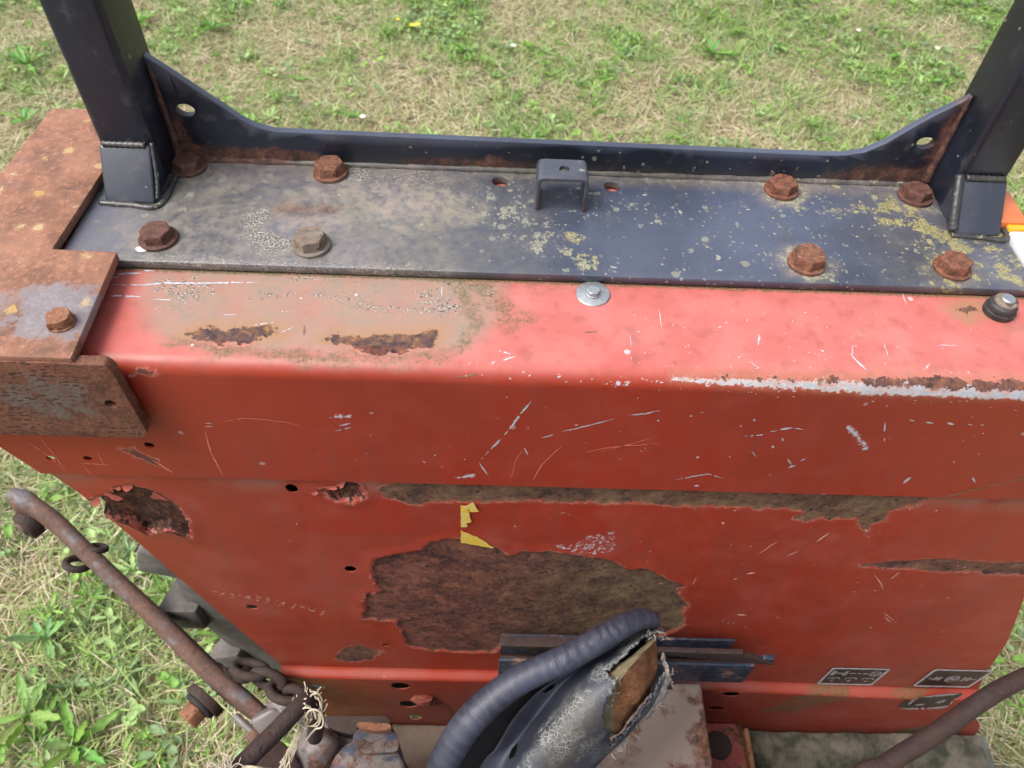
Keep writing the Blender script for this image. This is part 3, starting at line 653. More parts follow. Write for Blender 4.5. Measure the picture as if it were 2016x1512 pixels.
white = [([(1046,790),(1022,818),(1003,845)],4.5),([(1000,848),(993,856)],3.5),([(985,864),(966,884)],3.5),([(962,888),(956,895)],3),([(951,900),(948,903)],3),([(944,909),(950,922),(962,935)],3),
    ([(1066,862),(1090,855)],2),([(1104,850),(1160,837),(1210,824)],2.2),([(1238,816),(1270,814),(1300,808)],2),([(668,838),(690,833)],3),([(660,848),(692,841)],3),([(404,833),(418,833)],2),([(404,839),(420,839)],2),
    ([(1465,858),(1500,856),(1512,850),(1530,847)],2.5),([(1536,845),(1560,841)],4),([(1564,843),(1582,845)],3),([(1743,830),(1741,850)],3),([(1741,862),(1741,868)],3),
    ([(1790,826),(1800,828)],3),([(1822,831),(1838,833)],4),([(1864,832),(1878,835)],4),([(1905,835),(1915,836)],4),([(1930,836),(1937,836)],3),([(1550,903),(1558,914)],3),([(1552,920),(1566,916)],3.5),
    ([(1778,951),(1794,939)],4),([(1913,939),(1920,950)],4),([(1574,908),(1588,902)],2.5),([(1331,944),(1393,932),(1424,942)],2),([(1366,956),(1376,956)],4),([(1480,888),(1488,898)],3),([(1541,862),(1541,868)],4),
    ([(1032,881),(1040,896)],3),([(855,895),(858,896)],4),([(913,903),(917,904)],3),([(1294,827),(1297,829)],4),([(1371,901),(1376,899)],6),([(1482,826),(1487,827)],5),([(1519,878),(1524,881)],5),
    ([(228,541),(250,538),(278,539)],4),([(222,547),(236,545)],3),([(282,533),(305,534)],3.5),([(220,561),(280,562),(320,558),(400,558),(510,556)],3.5),([(216,583),(240,583),(278,585)],3.5),([(300,590),(350,591)],2),
    ([(1494,658),(1494,668),(1492,680)],4),([(1677,684),(1679,700)],3.5),([(1675,698),(1690,715),(1708,730)],3.5),([(1740,676),(1752,712)],2),([(1774,575),(1785,600)],2),([(1848,680),(1882,681)],2),
    ([(1475,712),(1505,732)],2),([(1240,658),(1242,682)],2),([(1297,610),(1303,646)],2),([(870,563),(870,585)],2.5),([(440,620),(465,620)],2),([(500,640),(540,635)],3),([(553,655),(575,645)],2),([(980,690),(1010,700)],3),([(990,710),(1015,702)],3),([(1830,715),(1822,728)],3)]
for _ in range(120):
    if random.random() < .62: x, y = random.uniform(1240, 2000), random.triangular(585, 745, 700)
    else: x, y = random.uniform(700, 1990), random.uniform(775, 950)
    a = random.uniform(0, 6.28); l = random.choice((2, 2, 3, 3, 4, 6, 9)); white.append(([(x, y), (x+l*math.cos(a), y+l*.7*math.sin(a))], random.uniform(1.2, 3.2)))
for _ in range(70):
    x = random.uniform(880, 2000); yy = np.interp(x, [860, 1300, 2016], [733, 742, 770]); sp = np.interp(x, [860, 1300, 2016], [5, 17, 26]); y = yy+random.choice((-1, 1))*sp*random.uniform(.75, 1.5)
    a = random.uniform(-.6, .6); l = random.uniform(2, 6); white.append(([(x, y), (x+l*math.cos(a), y+l*math.sin(a))], random.uniform(1.2, 3.5)))
v, f = strip_mesh(white, onband, None); tag(pyobj('primer_scratches', v, f, 'scratch', fender), 'pale scratches down to the primer', kind='stuff')
faint = [([(404,848),(415,890),(440,938)],3),([(430,832),(480,822),(560,830),(600,840)],1.5),([(1048,948),(1066,915),(1085,896),(1107,878)],2),([(1005,945),(1016,905),(1030,884)],1.4),([(1140,892),(1200,880),(1300,872)],1.5),
    ([(55,870),(100,900),(130,930)],2),([(80,862),(130,925)],2),([(160,912),(215,914)],2),([(165,915),(180,935)],2),([(300,905),(340,930)],3),([(190,885),(215,935)],1.6),([(1180,890),(1290,860)],1.2)]
v, f = strip_mesh(faint, onband, None); tag(pyobj('faint_scratches', v, f, 'scratchf', fender), kind='stuff')
v, f = strip_mesh([([(1830,984),(1900,968),(1960,953),(2030,938)],3.5),([(1150,655),(1175,653)],3),([(740,668),(760,666)],3),([(940,742),(900,745)],3),([(600,640),(598,660)],3)], onband, None)
tag(pyobj('rust_scratches', v, f, 'scratchr', fender), kind='stuff')
side_l = [([(1605,1066),(1632,1047)],2.5),([(1550,1092),(1570,1083)],2.5),([(1490,1090),(1530,1064)],1.5),([(1420,1025),(1426,1030)],5),([(1470,1128),(1487,1126)],3),([(1430,1320),(1432,1300)],2),([(1362,1150),(1372,1135)],2),([(1720,1130),(1735,1148),(1738,1160)],2),
    ([(1745,1145),(1770,1125)],2),([(1840,1003),(1846,1003)],3),([(1450,1208),(1470,1210)],3),([(1740,1205),(1760,1220)],2),([(1755,1225),(1740,1212)],2),([(1012,1033),(1016,1034)],4),([(583,1029),(586,1030)],4),([(570,1062),(572,1064)],3)]
for _ in range(60):
    x, y = random.uniform(1250, 1980), random.uniform(1000, 1250); a = random.uniform(-.7, .4); l = random.choice((2, 2, 3, 4, 7)); side_l.append(([(x, y), (x+l*math.cos(a), y+l*math.sin(a))], random.uniform(1, 2.6)))
# chalked number  - - 2 3 - 1 6 5 9 - 2 9 4 0 3
zx = lambda L: [(400+a*.1488, 1140+b*.1488) for a, b in L]
for L in ([(120,155),(200,155)],[(235,205),(255,180),(300,170)],[(370,175),(395,200),(415,195)],[(330,235),(415,235)],[(395,205),(410,220)],[(470,195),(495,195)],[(545,240),(590,210)],[(585,235),(610,215),(640,220)],[(580,240),(635,242)],[(705,215),(795,232)],[(710,240),(745,245)],[(700,268),(745,266)],
          [(820,240),(880,235),(885,270),(840,305),(800,300)],[(830,265),(865,262)],[(935,265),(1005,272)],[(950,310),(965,320)],[(1010,320),(1060,290),(1100,305),(1040,325)],[(1000,345),(1030,340)],[(1185,320),(1235,320),(1230,345),(1160,380)],[(1275,340),(1300,360),(1340,350)],[(1330,350),(1345,385)],[(1390,370),(1395,400)],
          [(1400,385),(1440,410),(1490,405),(1500,375)],[(1570,425),(1625,410)],[(1575,440),(1610,430),(1600,455),(1540,460)]): side_l.append((zx(L), 2.0))
v, f = strip_mesh(side_l, onside, None)
tag(pyobj('chalk_number_and_scratches', v, f, mat_plain('pale scratch', (.60,.33,.28), .7, (.52,.24,.20), 300), fender), 'faint scratched number and specks on the red panel', kind='stuff')

# --- stickers and decals
def patch(name, poly_px, to3, th, mat, parent, off=0.0):
    rg = random.Random(len(poly_px)+int(poly_px[0][0])); pts = []
    for a_, b_ in zip(poly_px, poly_px[1:]+poly_px[:1]):
        m_ = max(1, int(math.dist(a_, b_)/5))
        for i_ in range(m_): pts.append((a_[0]+(b_[0]-a_[0])*i_/m_+rg.uniform(-.7, .7), a_[1]+(b_[1]-a_[1])*i_/m_+rg.uniform(-.7, .7)))
    P = [np.array(to3(*p))-np.array([0, off, 0]) for p in pts]
    y0 = P[0][1]; bm = prism([(p[0], p[2]) for p in P], [], lambda a, b: (a, y0, b), (0, 1, 0), th)
    return bmobj(name, bm, mat, parent)
yz = lambda L: [(880+a*.0794, 970+b*.0794) for a, b in L]
for L in ([(345,280),(470,290),(540,270),(640,195),(800,430),(575,435),(520,345),(350,350)],[(345,370),(510,340),(610,670),(560,700),(460,725),(520,780),(480,815),(345,805)],[(345,895),(440,945),(800,1095),(1160,1330),(1100,1340),(345,1195)]):
    patch('yellow_sticker', yz(L), onside, .0004, 'yellow', fender, .0006)['label'] = 'torn scrap of yellow sticker'
def bar(bm, P0, ex, ez, a, b, wd, y):
    a = np.array(a, float); b = np.array(b, float); t = b-a; L = np.linalg.norm(t*np.array([1, .67])) or 1; n = np.array([-t[1], t[0]]); n = n/(np.linalg.norm(n)+1e-9)*wd*.5
    q = [P0+ex*p[0]+ez*p[1] for p in (a-n, b-n, b+n, a+n)]
    bm.faces.new([bm.verts.new((v[0], y, v[2])) for v in q])
def decal(px, y, items, label):
    P = [oy(x, z_, y) for x, z_ in px]; TL, TR, BR, BL = P
    cx = [(TL[0]+BL[0])/2, (TR[0]+BR[0])/2]; cz = [(BL[2]+BR[2])/2, (TL[2]+TR[2])/2]
    P0 = np.array([cx[0], y, cz[0]]); ex = np.array([cx[1]-cx[0], 0, 0]); ez = np.array([0, 0, cz[1]-cz[0]])
    ro = rounded([(cx[0], cz[0]), (cx[1], cz[0]), (cx[1], cz[1]), (cx[0], cz[1])], .005)
    d = bmobj('decal', prism(ro, [], lambda a, b: (a, y-.0012, b), (0, 1, 0), .0006), 'decal', fender); d['label'] = label
    ri = rounded([(cx[0]+.003, cz[0]+.003), (cx[1]-.003, cz[0]+.003), (cx[1]-.003, cz[1]-.003), (cx[0]+.003, cz[1]-.003)], .004)
    bm = prism(ro, [ri], lambda a, b: (a, y-.0016, b), (0, 1, 0), .0003)
    for a, b, wd in items: bar(bm, P0, ex, ez, a, b, wd, y-.0016)
    bmobj('decal_print', bm, 'print', fender)
def circ(u, v, ru, rv, wd, n=14): return [((u+ru*math.cos(2*math.pi*i/n), v+rv*math.sin(2*math.pi*i/n)), (u+ru*math.cos(2*math.pi*(i+1)/n), v+rv*math.sin(2*math.pi*(i+1)/n)), wd) for i in range(n)]
itA = [((.10,.58),(.10,.84),.06), ((.10,.71),(.31,.71),.06), ((.31,.58),(.31,.84),.06), ((.38,.71),(.48,.71),.05), ((.52,.71),(.58,.71),.05), ((.61,.71),(.70,.71),.05)]+circ(.83,.71,.085,.13,.035)+[((.77,.72),(.89,.72),.03), ((.83,.60),(.83,.72),.03)]
for u in (.2, .5, .8): itA += [((u-.10,.36),(u-.08,.44),.03), ((u-.08,.44),(u+.08,.44),.04), ((u+.08,.44),(u+.10,.36),.03), ((u,.22),(u,.38),.05), ((u-.03,.33),(u+.03,.33),.07)]
itB = circ(.12,.5,.02,.03,.025)+[((.14,.5),(.18,.5),.03), ((.20,.40),(.20,.60),.04), ((.20,.5),(.29,.5),.04), ((.29,.40),(.29,.60),.04), ((.245,.42),(.245,.58),.03)]+circ(.5,.5,.10,.17,.03)+[((.46,.40),(.46,.60),.035), ((.46,.60),(.54,.40),.035), ((.54,.40),(.54,.60),.035)]
itB += [((.70,.40),(.70,.60),.04), ((.70,.5),(.78,.5),.04), ((.78,.40),(.78,.60),.04), ((.66,.60),(.72,.60),.03), ((.66,.40),(.72,.40),.03), ((.81,.5),(.85,.5),.03)]+circ(.88,.5,.02,.03,.025)
decal([(1638,1312),(1750,1316),(1718,1347),(1608,1345)], .003, itA, 'black decal with axle and steering wheel pictograms')
decal([(1833,1316),(1950,1318),(1914,1351),(1800,1350)], .003, itB, 'black decal with N between two gear symbols')
onlow = lambda x, y: oy(x, y, -.0102)
tl = patch('torn_decal', [(1768,1390),(1785,1378),(1800,1384),(1812,1372),(1850,1367),(1892,1364),(1895,1368),(1878,1376),(1868,1388),(1840,1391),(1790,1393)], onlow, .0005, 'decal', fender, .0004); tl['label'] = 'torn and wrinkled black decal'
v, f = strip_mesh([([(1765,1394),(1800,1394),(1840,1393),(1866,1389),(1876,1378),(1895,1367)],3),([(1812,1372),(1850,1368),(1895,1364)],3),([(1788,1386),(1797,1378),(1806,1374)],5),([(1800,1387),(1820,1385)],3),([(1840,1383),(1862,1377)],4),([(1846,1386),(1856,1376)],3)], lambda x, y: tuple(onlow(x, y)-np.array([0, .0008, 0])), None)
pyobj('torn_decal_print', v, f, 'print', fender)
# --- raw burst rivet beside the lower holes, tab and stub ends
def lump(name, c, r, mat, parent, seed=0, sq=(1,1,1), amp=.35):
    bm = bmesh.new(); bmesh.ops.create_icosphere(bm, subdivisions=3, radius=1); rr = random.Random(seed); o = Vector((rr.random()*9, rr.random()*9, rr.random()*9))
    from mathutils import noise
    for vv in bm.verts:
        k = 1+amp*noise.noise(vv.co*1.7+o)+amp*.4*noise.noise(vv.co*5+o); vv.co = Vector((c[0]+vv.co.x*r*sq[0]*k, c[1]+vv.co.y*r*sq[1]*k, c[2]+vv.co.z*r*sq[2]*k))
    return bmobj(name, bm, mat, parent, True)
lump('bent_rivet', oy(832,1378,-.013), .014, mat_rust('red rusty lump', .8, (.34,.07,.05), .7, 0), fender, 5, (1.1,.5,.9))

# ---------------------------------------------------------------- roll bar base on the fender
ZP = 1.1585; ZP0 = ZT+.0012
YN, YU = .0945, .226
def plate_attr(o, planar=True):
    P = verts_np(o.data); px, py, _ = project(P); Q = np.stack([px, py], 1); nn = fbm(P[:,0]*25, (P[:,1]+P[:,2])*25, 9)-.5
    Qw = Q+np.stack([nn, fbm(P[:,0]*30+9, (P[:,1]+P[:,2])*30, 2)-.5], 1)*60
    return P, Q, Qw, nn
def dens_plate(P):
    """growth and dirt on the black steel, laid out in plan (metres)"""
    X = P[:,0]; Y = P[:,1]; Z = P[:,2]; XY = P[:,:2]; nn = fbm(X*22, Y*22, 9)-.5; n3 = fbm(X*60, Y*60+Z*60, 19)-.5
    Wq = XY+np.stack([nn, fbm(X*26+5, Y*26, 3)-.5], 1)*.03
    tong = sdf(Wq, [oz(*q, ZP)[:2] for q in ((540,415),(600,370),(860,362),(930,385),(955,420),(940,450),(560,448))])
    left = sm(X, .02, -.06)*sm(X, -.36, -.27)
    lich = .09+.10*nn+.05*sm(X, .1, .3)
    lich = np.maximum(lich, .85*sm(ldist(Wq, [oz(*q, ZP)[:2] for q in ((960,400),(1000,450),(1060,470),(1130,480),(1160,505))]), .035, .004))
    lich = np.maximum(lich, .5*sm(ldist(Wq, [oz(*q, ZP)[:2] for q in ((950,360),(1030,380),(1200,400),(1320,420))]), .04, .005))
    lich = np.maximum(lich, .26*sm(X, .05, .18))
    lich = np.maximum(lich, 1.0*sm(ldist(Wq, [oz(*q, ZP)[:2] for q in ((1740,410),(1800,440),(1860,480),(1930,480),(1960,470))]), .040, .006))
    lich = np.maximum(lich, .75*sm(ldist(Wq, [oz(*q, ZP)[:2] for q in ((1930,520),(2000,550),(2010,520))]), .03, .004))
    lich = np.maximum(lich, .6*sm(ldist(Wq, [oz(*q, ZP)[:2] for q in ((1560,400),(1600,410),(1700,400),(1760,420))]), .025, .004))
    for bx, by in ((1586,521),(1873,531),(1537,376),(1800,388)):
        c = oz(bx, by, ZP)[:2]; lich = np.maximum(lich, .85*sm(np.hypot(XY[:,0]-c[0], XY[:,1]-c[1])+n3*.012, .030, .016))
    lich = lich*(1-.9*left*sm(X, .0, -.05))
    lich = np.maximum(lich, .07*left)
    yel = np.clip(sm(X, .20, .33)*1.0+.9*sm(ldist(XY, [oz(*q, ZP)[:2] for q in ((1120,470),(1165,505))]), .022, .006), 0, 1)
    film = np.maximum(.66*left, sm(tong, -.006, .004)*.95)
    film = np.maximum(film, .30*sm(X, .26, .34)+.3*sm(abs(X-oz(1010,480,ZP)[0]), .05, .01))
    for bx, by in ((313,472),(614,485),(1586,520),(1873,530),(372,331),(651,342),(1537,376),(1800,389)):
        c = oz(bx, by, ZP)[:2]; film = np.maximum(film, .85*sm(np.hypot(X-c[0], Y-c[1])+n3*.008, .026, .016))
    film = np.maximum(film, .75*sm(Y, YU-.022, YU-.004)*(Z < ZP+.02))
    grit = .40*left*sm(tong, .004, -.006)*sm(abs(tong), .045, .004)*sm(fbm(X*30, Y*30, 66), .35, .55)+.37*left*sm(fbm(X*24, Y*34, 67), .44, .66)*sm(tong, .004, -.004)
    grit = np.maximum(grit, .50*left*sm(Y, YN+.03, YN+.005)); grit = np.maximum(grit, .50*left*sm(Y, YU-.05, YU-.02)*sm(X, -.24, -.14))
    rust = sdf(XY, [oz(*q, ZP)[:2] for q in ((550,405),(600,398),(660,406),(665,416),(640,424),(590,430),(556,422))])+.002
    return dict(lichen=np.clip(lich, 0, 1), yellow=yel, film=np.clip(film, 0, 1), grit=grit, rust=rust, fade=np.where(P[:,2] > ZP-.003, 1.0, .2))  # plate's upper face carries painted sky sheen along with its fading
# plate with four drilled holes left open
plx = [(-.3330,.105),(-.3305,YU+.006),(.4185,YU+.006),(.4185,YN),(-.3330,YN)]
hole_c = [oz(985,356,ZP), oz(1205,366,ZP)]
def oval(c, rx, ry, n=18): return [(c[0]+rx*math.cos(2*math.pi*i/n), c[1]+ry*math.sin(2*math.pi*i/n)) for i in range(n)]
bm = prism([(-.3330,YN),(.4185,YN),(.4185,YU+.006),(-.3330,YU+.006)], [oval(h, .0068, .0068) for h in hole_c], lambda a, b: (a, b, ZP0), (0, 0, 1), ZP-ZP0)
roll = bmobj('roll_bar_base', bm, 'black', T, bevel=.0012, seg=2); roll['label'] = 'flat black steel base plate of the roll bar spotted with lichen'
me = roll.data; bm = bmesh.new(); bm.from_mesh(me)
for k in range(1, 68):     # cut the plate finely so that the growth follows it
    x = -.333+k*.011; bmesh.ops.bisect_plane(bm, geom=bm.verts[:]+bm.edges[:]+bm.faces[:], plane_co=(x, 0, 0), plane_no=(1, 0, 0), dist=1e-5)
for k in range(1, 14):
    y = YN+k*.010; bmesh.ops.bisect_plane(bm, geom=bm.verts[:]+bm.edges[:]+bm.faces[:], plane_co=(0, y, 0), plane_no=(0, 1, 0), dist=1e-5)
bm.to_mesh(me); bm.free(); me.polygons.foreach_set('use_smooth', [True]*len(me.polygons)); me.set_sharp_from_angle(angle=R(42))
setattrs(me, **dens_plate(verts_np(me)))
# upstand with swept-up ends
up_px = [(268,101),(300,121),(330,140),(390,180),(440,212),(470,233),(500,249),(540,259),(620,263),(1200,288),(1620,306),(1665,306),(1702,300),(1745,282),(1800,250),(1840,228),(1935,182),(1985,160)]
up = [(oy(*q, YU)[0], oy(*q, YU)[2]) for q in up_px]
outl = [(up[0][0], ZP+.0003)]+up+[(up[-1][0], ZP+.0003)]; outl = outl[::-1]
hs = []
for q in ((365,217),(1822,282)):
    c = oy(*q, YU); hs.append([(c[0]+.0078*math.cos(a)*(1 if abs(math.cos(a)) < .8 else 1), c[2]+.0056*math.sin(a)) for a in np.linspace(0, 2*math.pi, 18, endpoint=False)])
bm = prism(outl, hs, lambda a, b: (a, YU, b), (0, 1, 0), .0065)
for k in range(1, 50):
    bmesh.ops.bisect_plane(bm, geom=bm.verts[:]+bm.edges[:]+bm.faces[:], plane_co=(-.36+k*.016, 0, 0), plane_no=(1, 0, 0), dist=1e-5)
for z in (ZP+.01, ZP+.02, ZP+.04, ZP+.06):
    bmesh.ops.bisect_plane(bm, geom=bm.verts[:]+bm.edges[:]+bm.faces[:], plane_co=(0, 0, z), plane_no=(0, 0, 1), dist=1e-5)
ups = bmobj('upstand', bm, 'black', roll, bevel=.0010, seg=2); ups['label'] = 'black upright flange with swept up ends and slotted holes'
P = verts_np(ups.data); px, py, _ = project(P); X, Z = P[:,0], P[:,2]
ru = np.maximum.reduce([.05*sm(X, -.12, -.20)*sm(Z, ZP+.022, ZP+.004)-.02, .035*sm(X, .25, .33)*sm(Z, ZP+.035, ZP+.004)-.018, .03*sm(abs(X+.03), .10, .03)*sm(Z, ZP+.016, ZP+.006)-.016, .05*sm(X, -.24, -.28)*sm(Z, ZP+.09, ZP+.02)-.03, .045*sm(X, .335, .375)-.032])
setattrs(ups.data, rust=ru, lichen=.16*sm(X, -.05, .25)*sm(Z, 1.20, 1.16)+.012, yellow=.4*sm(X, .2, .3), film=.25*sm(Z, ZP+.012, ZP), grit=0*X, fade=np.where(Z > np.interp(X, [u[0] for u in up], [u[1] for u in up])-.0016, 1.0, 0.0))  # pale sky highlight painted along the top edge
def black_attrs(o, lich=.06, film=.0, rust=-.03):
    P = verts_np(o.data); n = len(P); setattrs(o.data, rust=np.full(n, rust), lichen=np.full(n, lich), yellow=np.full(n, .4), film=np.full(n, film), grit=np.zeros(n))
# fillet of grime along the corner of plate and upstand
V, F, A = sweep([(x, YU+.0005, ZP+.0003) for x in np.linspace(-.30, .40, 60)], [(.0036+.001*math.sin(i*1.7)*random.random()) for i in range(60)], 8, True)
o = pyobj('weld_seam', V, F, 'black', roll, True); P = verts_np(o.data); setattrs(o.data, rust=np.full(len(P), -.03)+.04*sm(P[:,0], -.12, -.2), lichen=.4*sm(P[:,0], .1, .3), yellow=.5+0*P[:,0], film=.5+0*P[:,0], grit=.25*sm(P[:,0], 0, -.1))
# posts with flared feet
YP = .190; PD = .052
for xa_, xb_, zs, yf in ((-.3225,-.2795,1.196,.1625), (.3735,.4150,1.193,.158)):
    bm = bmesh.new(); bm_box(bm, (xa_, YP, ZP+.001), (xb_, YP+PD, 2.05)); 
    for z in np.arange(1.20, 1.40, .02): bmesh.ops.bisect_plane(bm, geom=bm.verts[:]+bm.edges[:]+bm.faces[:], plane_co=(0, 0, z), plane_no=(0, 0, 1), dist=1e-5)
    post = bmobj('post', bm, 'black', roll, bevel=.0055, seg=4); P = verts_np(post.data); inner = sm(P[:,0]*(1 if xa_ < 0 else -1), (xb_ if xa_ < 0 else -xa_)-.008, (xb_ if xa_ < 0 else -xa_))
    setattrs(post.data, rust=.045*inner*sm(P[:,1], YP+.012, YP+.022)*sm(P[:,1], YP+.045, YP+.03)-.02, lichen=.012+0*inner, yellow=.3+0*inner, film=0*inner, grit=0*inner)
    # foot: sloping cover plate welded over the post end
    bm = bmesh.new(); e = .0015
    e = -.0012
    pts = [(xa_-e, yf, ZP+.0005), (xb_+e, yf, ZP+.0005), (xb_+e, YP+.012, ZP+.0005), (xa_-e, YP+.012, ZP+.0005), (xa_+.001, YP-.003, zs), (xb_-.001, YP-.003, zs), (xb_-.001, YP+.012, zs), (xa_+.001, YP+.012, zs)]
    vs = [bm.verts.new(p) for p in pts]
    for f in ((0,1,5,4),(1,2,6,5),(2,3,7,6),(3,0,4,7),(4,5,6,7),(3,2,1,0)): bm.faces.new([vs[i] for i in f])
    foot = bmobj('post_foot', bm, 'black', roll, bevel=.0024, seg=3); black_attrs(foot, .02, .05, -.024); setattrs(foot.data, fade=np.full(len(foot.data.vertices), .45))  # foot tinted bluish for the sky it faces
    # weld beads
    V, F, A = sweep([(x_, YP-.0022, zs+.001) for x_ in np.linspace(xa_+.005, xb_-.005, 22)], [.0026+.0004*math.sin(i*2.2) for i in range(22)], 8, True); o = pyobj('weld_bead', V, F, 'black', roll, True); black_attrs(o, .1, .3, -.02)
    rr = random.Random(4); path = catmull([(xa_-.002, yf-.001, ZP+.001), ((xa_+xb_)/2, yf-.0025, ZP+.001), (xb_+.003, yf-.001, ZP+.001), (xb_+.004, YP+.02, ZP+.001)], 14)
    V, F, A = sweep(path, [.0024+.0002*math.sin(i*2.1)+rr.uniform(-.0003, .0003) for i in range(len(path))], 10, True)
    o = pyobj('weld_bead', V, F, 'black', roll, True); black_attrs(o, .3, .3)
    xi = xb_ if xa_ < 0 else xa_; sg = 1 if xa_ < 0 else -1
    continue_weld = xa_ > 0
    path = catmull([(xi+.001*sg, yf+.002, ZP+.004), (xi+.0015*sg, yf+.012, ZP+.016), (xi, YP, zs+.002)], 10)
    V, F, A = sweep(path, [(.0040 if continue_weld else .0016)+.0003*math.sin(i*2.3) for i in range(len(path))], 10, True); o = pyobj('weld_bead', V, F, 'black', roll, True); black_attrs(o, .06, .15, -.02)
    # gusset between the post and the upstand corner
    path = [(xi+.002*sg, YU-.001, z) for z in np.linspace(ZP+.004, 1.245, 22)]
    V, F, A = sweep(path, [.0040+.0003*math.sin(i*1.1)-.0025*i/22 for i in range(22)], 10, True, up=(0,1,0)); o = pyobj('weld_bead', V, F, 'black', roll, True); black_attrs(o, .05, .1, .006)
# U-shaped clip
cl = oz(1057,412,ZP); cr = oz(1147,420,ZP); yc = (cl[1]+cr[1])/2; zc = oy(1105,352,yc)[2]; yb2 = oz(1105,313,zc)[1]; xl, xr2 = cl[0]-.0015, cr[0]+.0025; th = .0032
path = rounded([(xl, ZP), (xl, zc), (xr2, zc), (xr2, ZP)], (0, .006, .006, 0), 6); inn = rounded([(xr2-th, ZP), (xr2-th, zc-th), (xl+th, zc-th), (xl+th, ZP)], (0, .003, .003, 0), 6)
bm = prism([tuple(p) for p in path]+[tuple(p) for p in inn], [], lambda a, b: (a, yc, b), (0, 1, 0), yb2-yc)
hx = (xl+xr2)/2+.001
clip = bmobj('clip', bm, 'black', roll, bevel=.0007, seg=2); clip['label'] = 'small upturned U shaped steel clip'
bo = bpy.data.objects.new('cutter', bpy.data.meshes.new('c')); bm = bmesh.new(); bm_cyl(bm, (hx, (yc+yb2)/2, zc-.02), (hx, (yc+yb2)/2, zc+.02), .0042); bm.to_mesh(bo.data); bm.free(); COL.objects.link(bo)
md = clip.modifiers.new('hole', 'BOOLEAN'); md.object = bo; md.operation = 'DIFFERENCE'; md.solver = 'EXACT'
dg = bpy.context.evaluated_depsgraph_get(); nm = bpy.data.meshes.new_from_object(clip.evaluated_get(dg)); clip.modifiers.clear(); clip.data = nm; bpy.data.objects.remove(bo)
P = verts_np(clip.data); setattrs(clip.data, rust=.03*sm(P[:,2], zc-.004, ZP)-.022, lichen=.04+0*P[:,0], yellow=0*P[:,0], film=.12+0*P[:,0], grit=0*P[:,0], fade=.9+0*P[:,0])
# bolts
def hexbolt_mesh(name, rc, hh, wr, wt, mat, seed, jag=.0):
    rr = random.Random(seed); bm = bmesh.new()
    rings = []
    for z, r in ((0, wr), (wt*.8, wr), (wt, wr*.96)): rings.append([bm.verts.new((r*math.cos(2*math.pi*i/30), r*math.sin(2*math.pi*i/30), z)) for i in range(30)])
    for a, b in zip(rings, rings[1:]):
        for i in range(30): bm.faces.new((a[i], a[(i+1) % 30], b[(i+1) % 30], b[i]))
    bm.faces.new(rings[-1])
    prev = None
    for z, k in ((wt, 1.0), (wt+hh*.80, 1.0), (wt+hh*.93, .95), (wt+hh, .86)):
        ring = []
        for i in range(30):
            a = 2*math.pi*i/30; hexr = rc*math.cos(math.pi/6)/math.cos((a % (math.pi/3))-math.pi/6)
            r = hexr if k == 1.0 else min(hexr*(.5+.5*k)+.0, rc*.98*k); r *= 1+rr.uniform(-jag, jag)
            ring.append(bm.verts.new((r*math.cos(a), r*math.sin(a), z*(1+rr.uniform(-jag, jag)*.5))))
        if prev:
            for i in range(30): bm.faces.new((prev[i], prev[(i+1) % 30], ring[(i+1) % 30], ring[i]))
        prev = ring
    c = bm.verts.new((0, 0, wt+hh*1.0-.0003))
    for i in range(30): bm.faces.new((prev[i], prev[(i+1) % 30], c))
    bmesh.ops.recalc_face_normals(bm, faces=bm.faces); me = bpy.data.meshes.new(name); bm.to_mesh(me); bm.free()
    me.polygons.foreach_set('use_smooth', [True]*len(me.polygons)); me.set_sharp_from_angle(angle=R(25)); me.materials.append(M[mat]); return me
M['bolt2'] = mat_rust('dark purple rusted bolt', .7, (.12,.05,.038), .55, .25, 0, 130, .0010, (.07,.055,.06))
M['bolt3'] = mat_rust('flaking orange bolt', 1.1, (.24,.10,.055), .5, .15, 0, 90, .0012)
bA, bB, bC = [hexbolt_mesh('bolt', .0126+d, h_, .0148, .0026, m_, sd_, j_) for d, h_, m_, sd_, j_ in ((0, .0078, 'bolt', 1, .008), (-.0004, .0072, 'bolt2', 3, .020), (.0003, .0082, 'bolt3', 8, .012))]
bmB = hexbolt_mesh('bolt_grey', .0126, .0078, .0148, .0026, 'boltg', 2, .012)
for (x, y), rot, me in zip([(313,472),(614,485),(1586,520),(1873,530),(372,331),(651,342),(1537,376),(1800,389)], (.1,.25,.4,.85,.45,.05,.7,.5), (bB,bmB,bC,bA,bB,bC,bA,bB)):
    o = bpy.data.objects.new('bolt', me); COL.objects.link(o); o.parent = roll; p = oz(x, y, ZP); o.location = (p[0], p[1], ZP+.0003); o.rotation_euler = (0, 0, rot)
    o.scale = (1, 1, random.uniform(.92, 1.12)); o.rotation_euler = (random.uniform(-.03, .03), random.uniform(-.03, .03), rot)
    if me is bmB: o['label'] = 'pale grey bolt among the rusty ones'

dab = [oz(*q, ZP)[:2] for q in ((266,490),(276,486),(288,488),(291,494),(280,498),(270,496))]
bmobj('paint_dab', prism([tuple(p) for p in rounded([tuple(p) for p in dab], .002)], [], lambda a, b: (a, b, ZP+.0003), (0,0,1), .0005), 'white', roll)
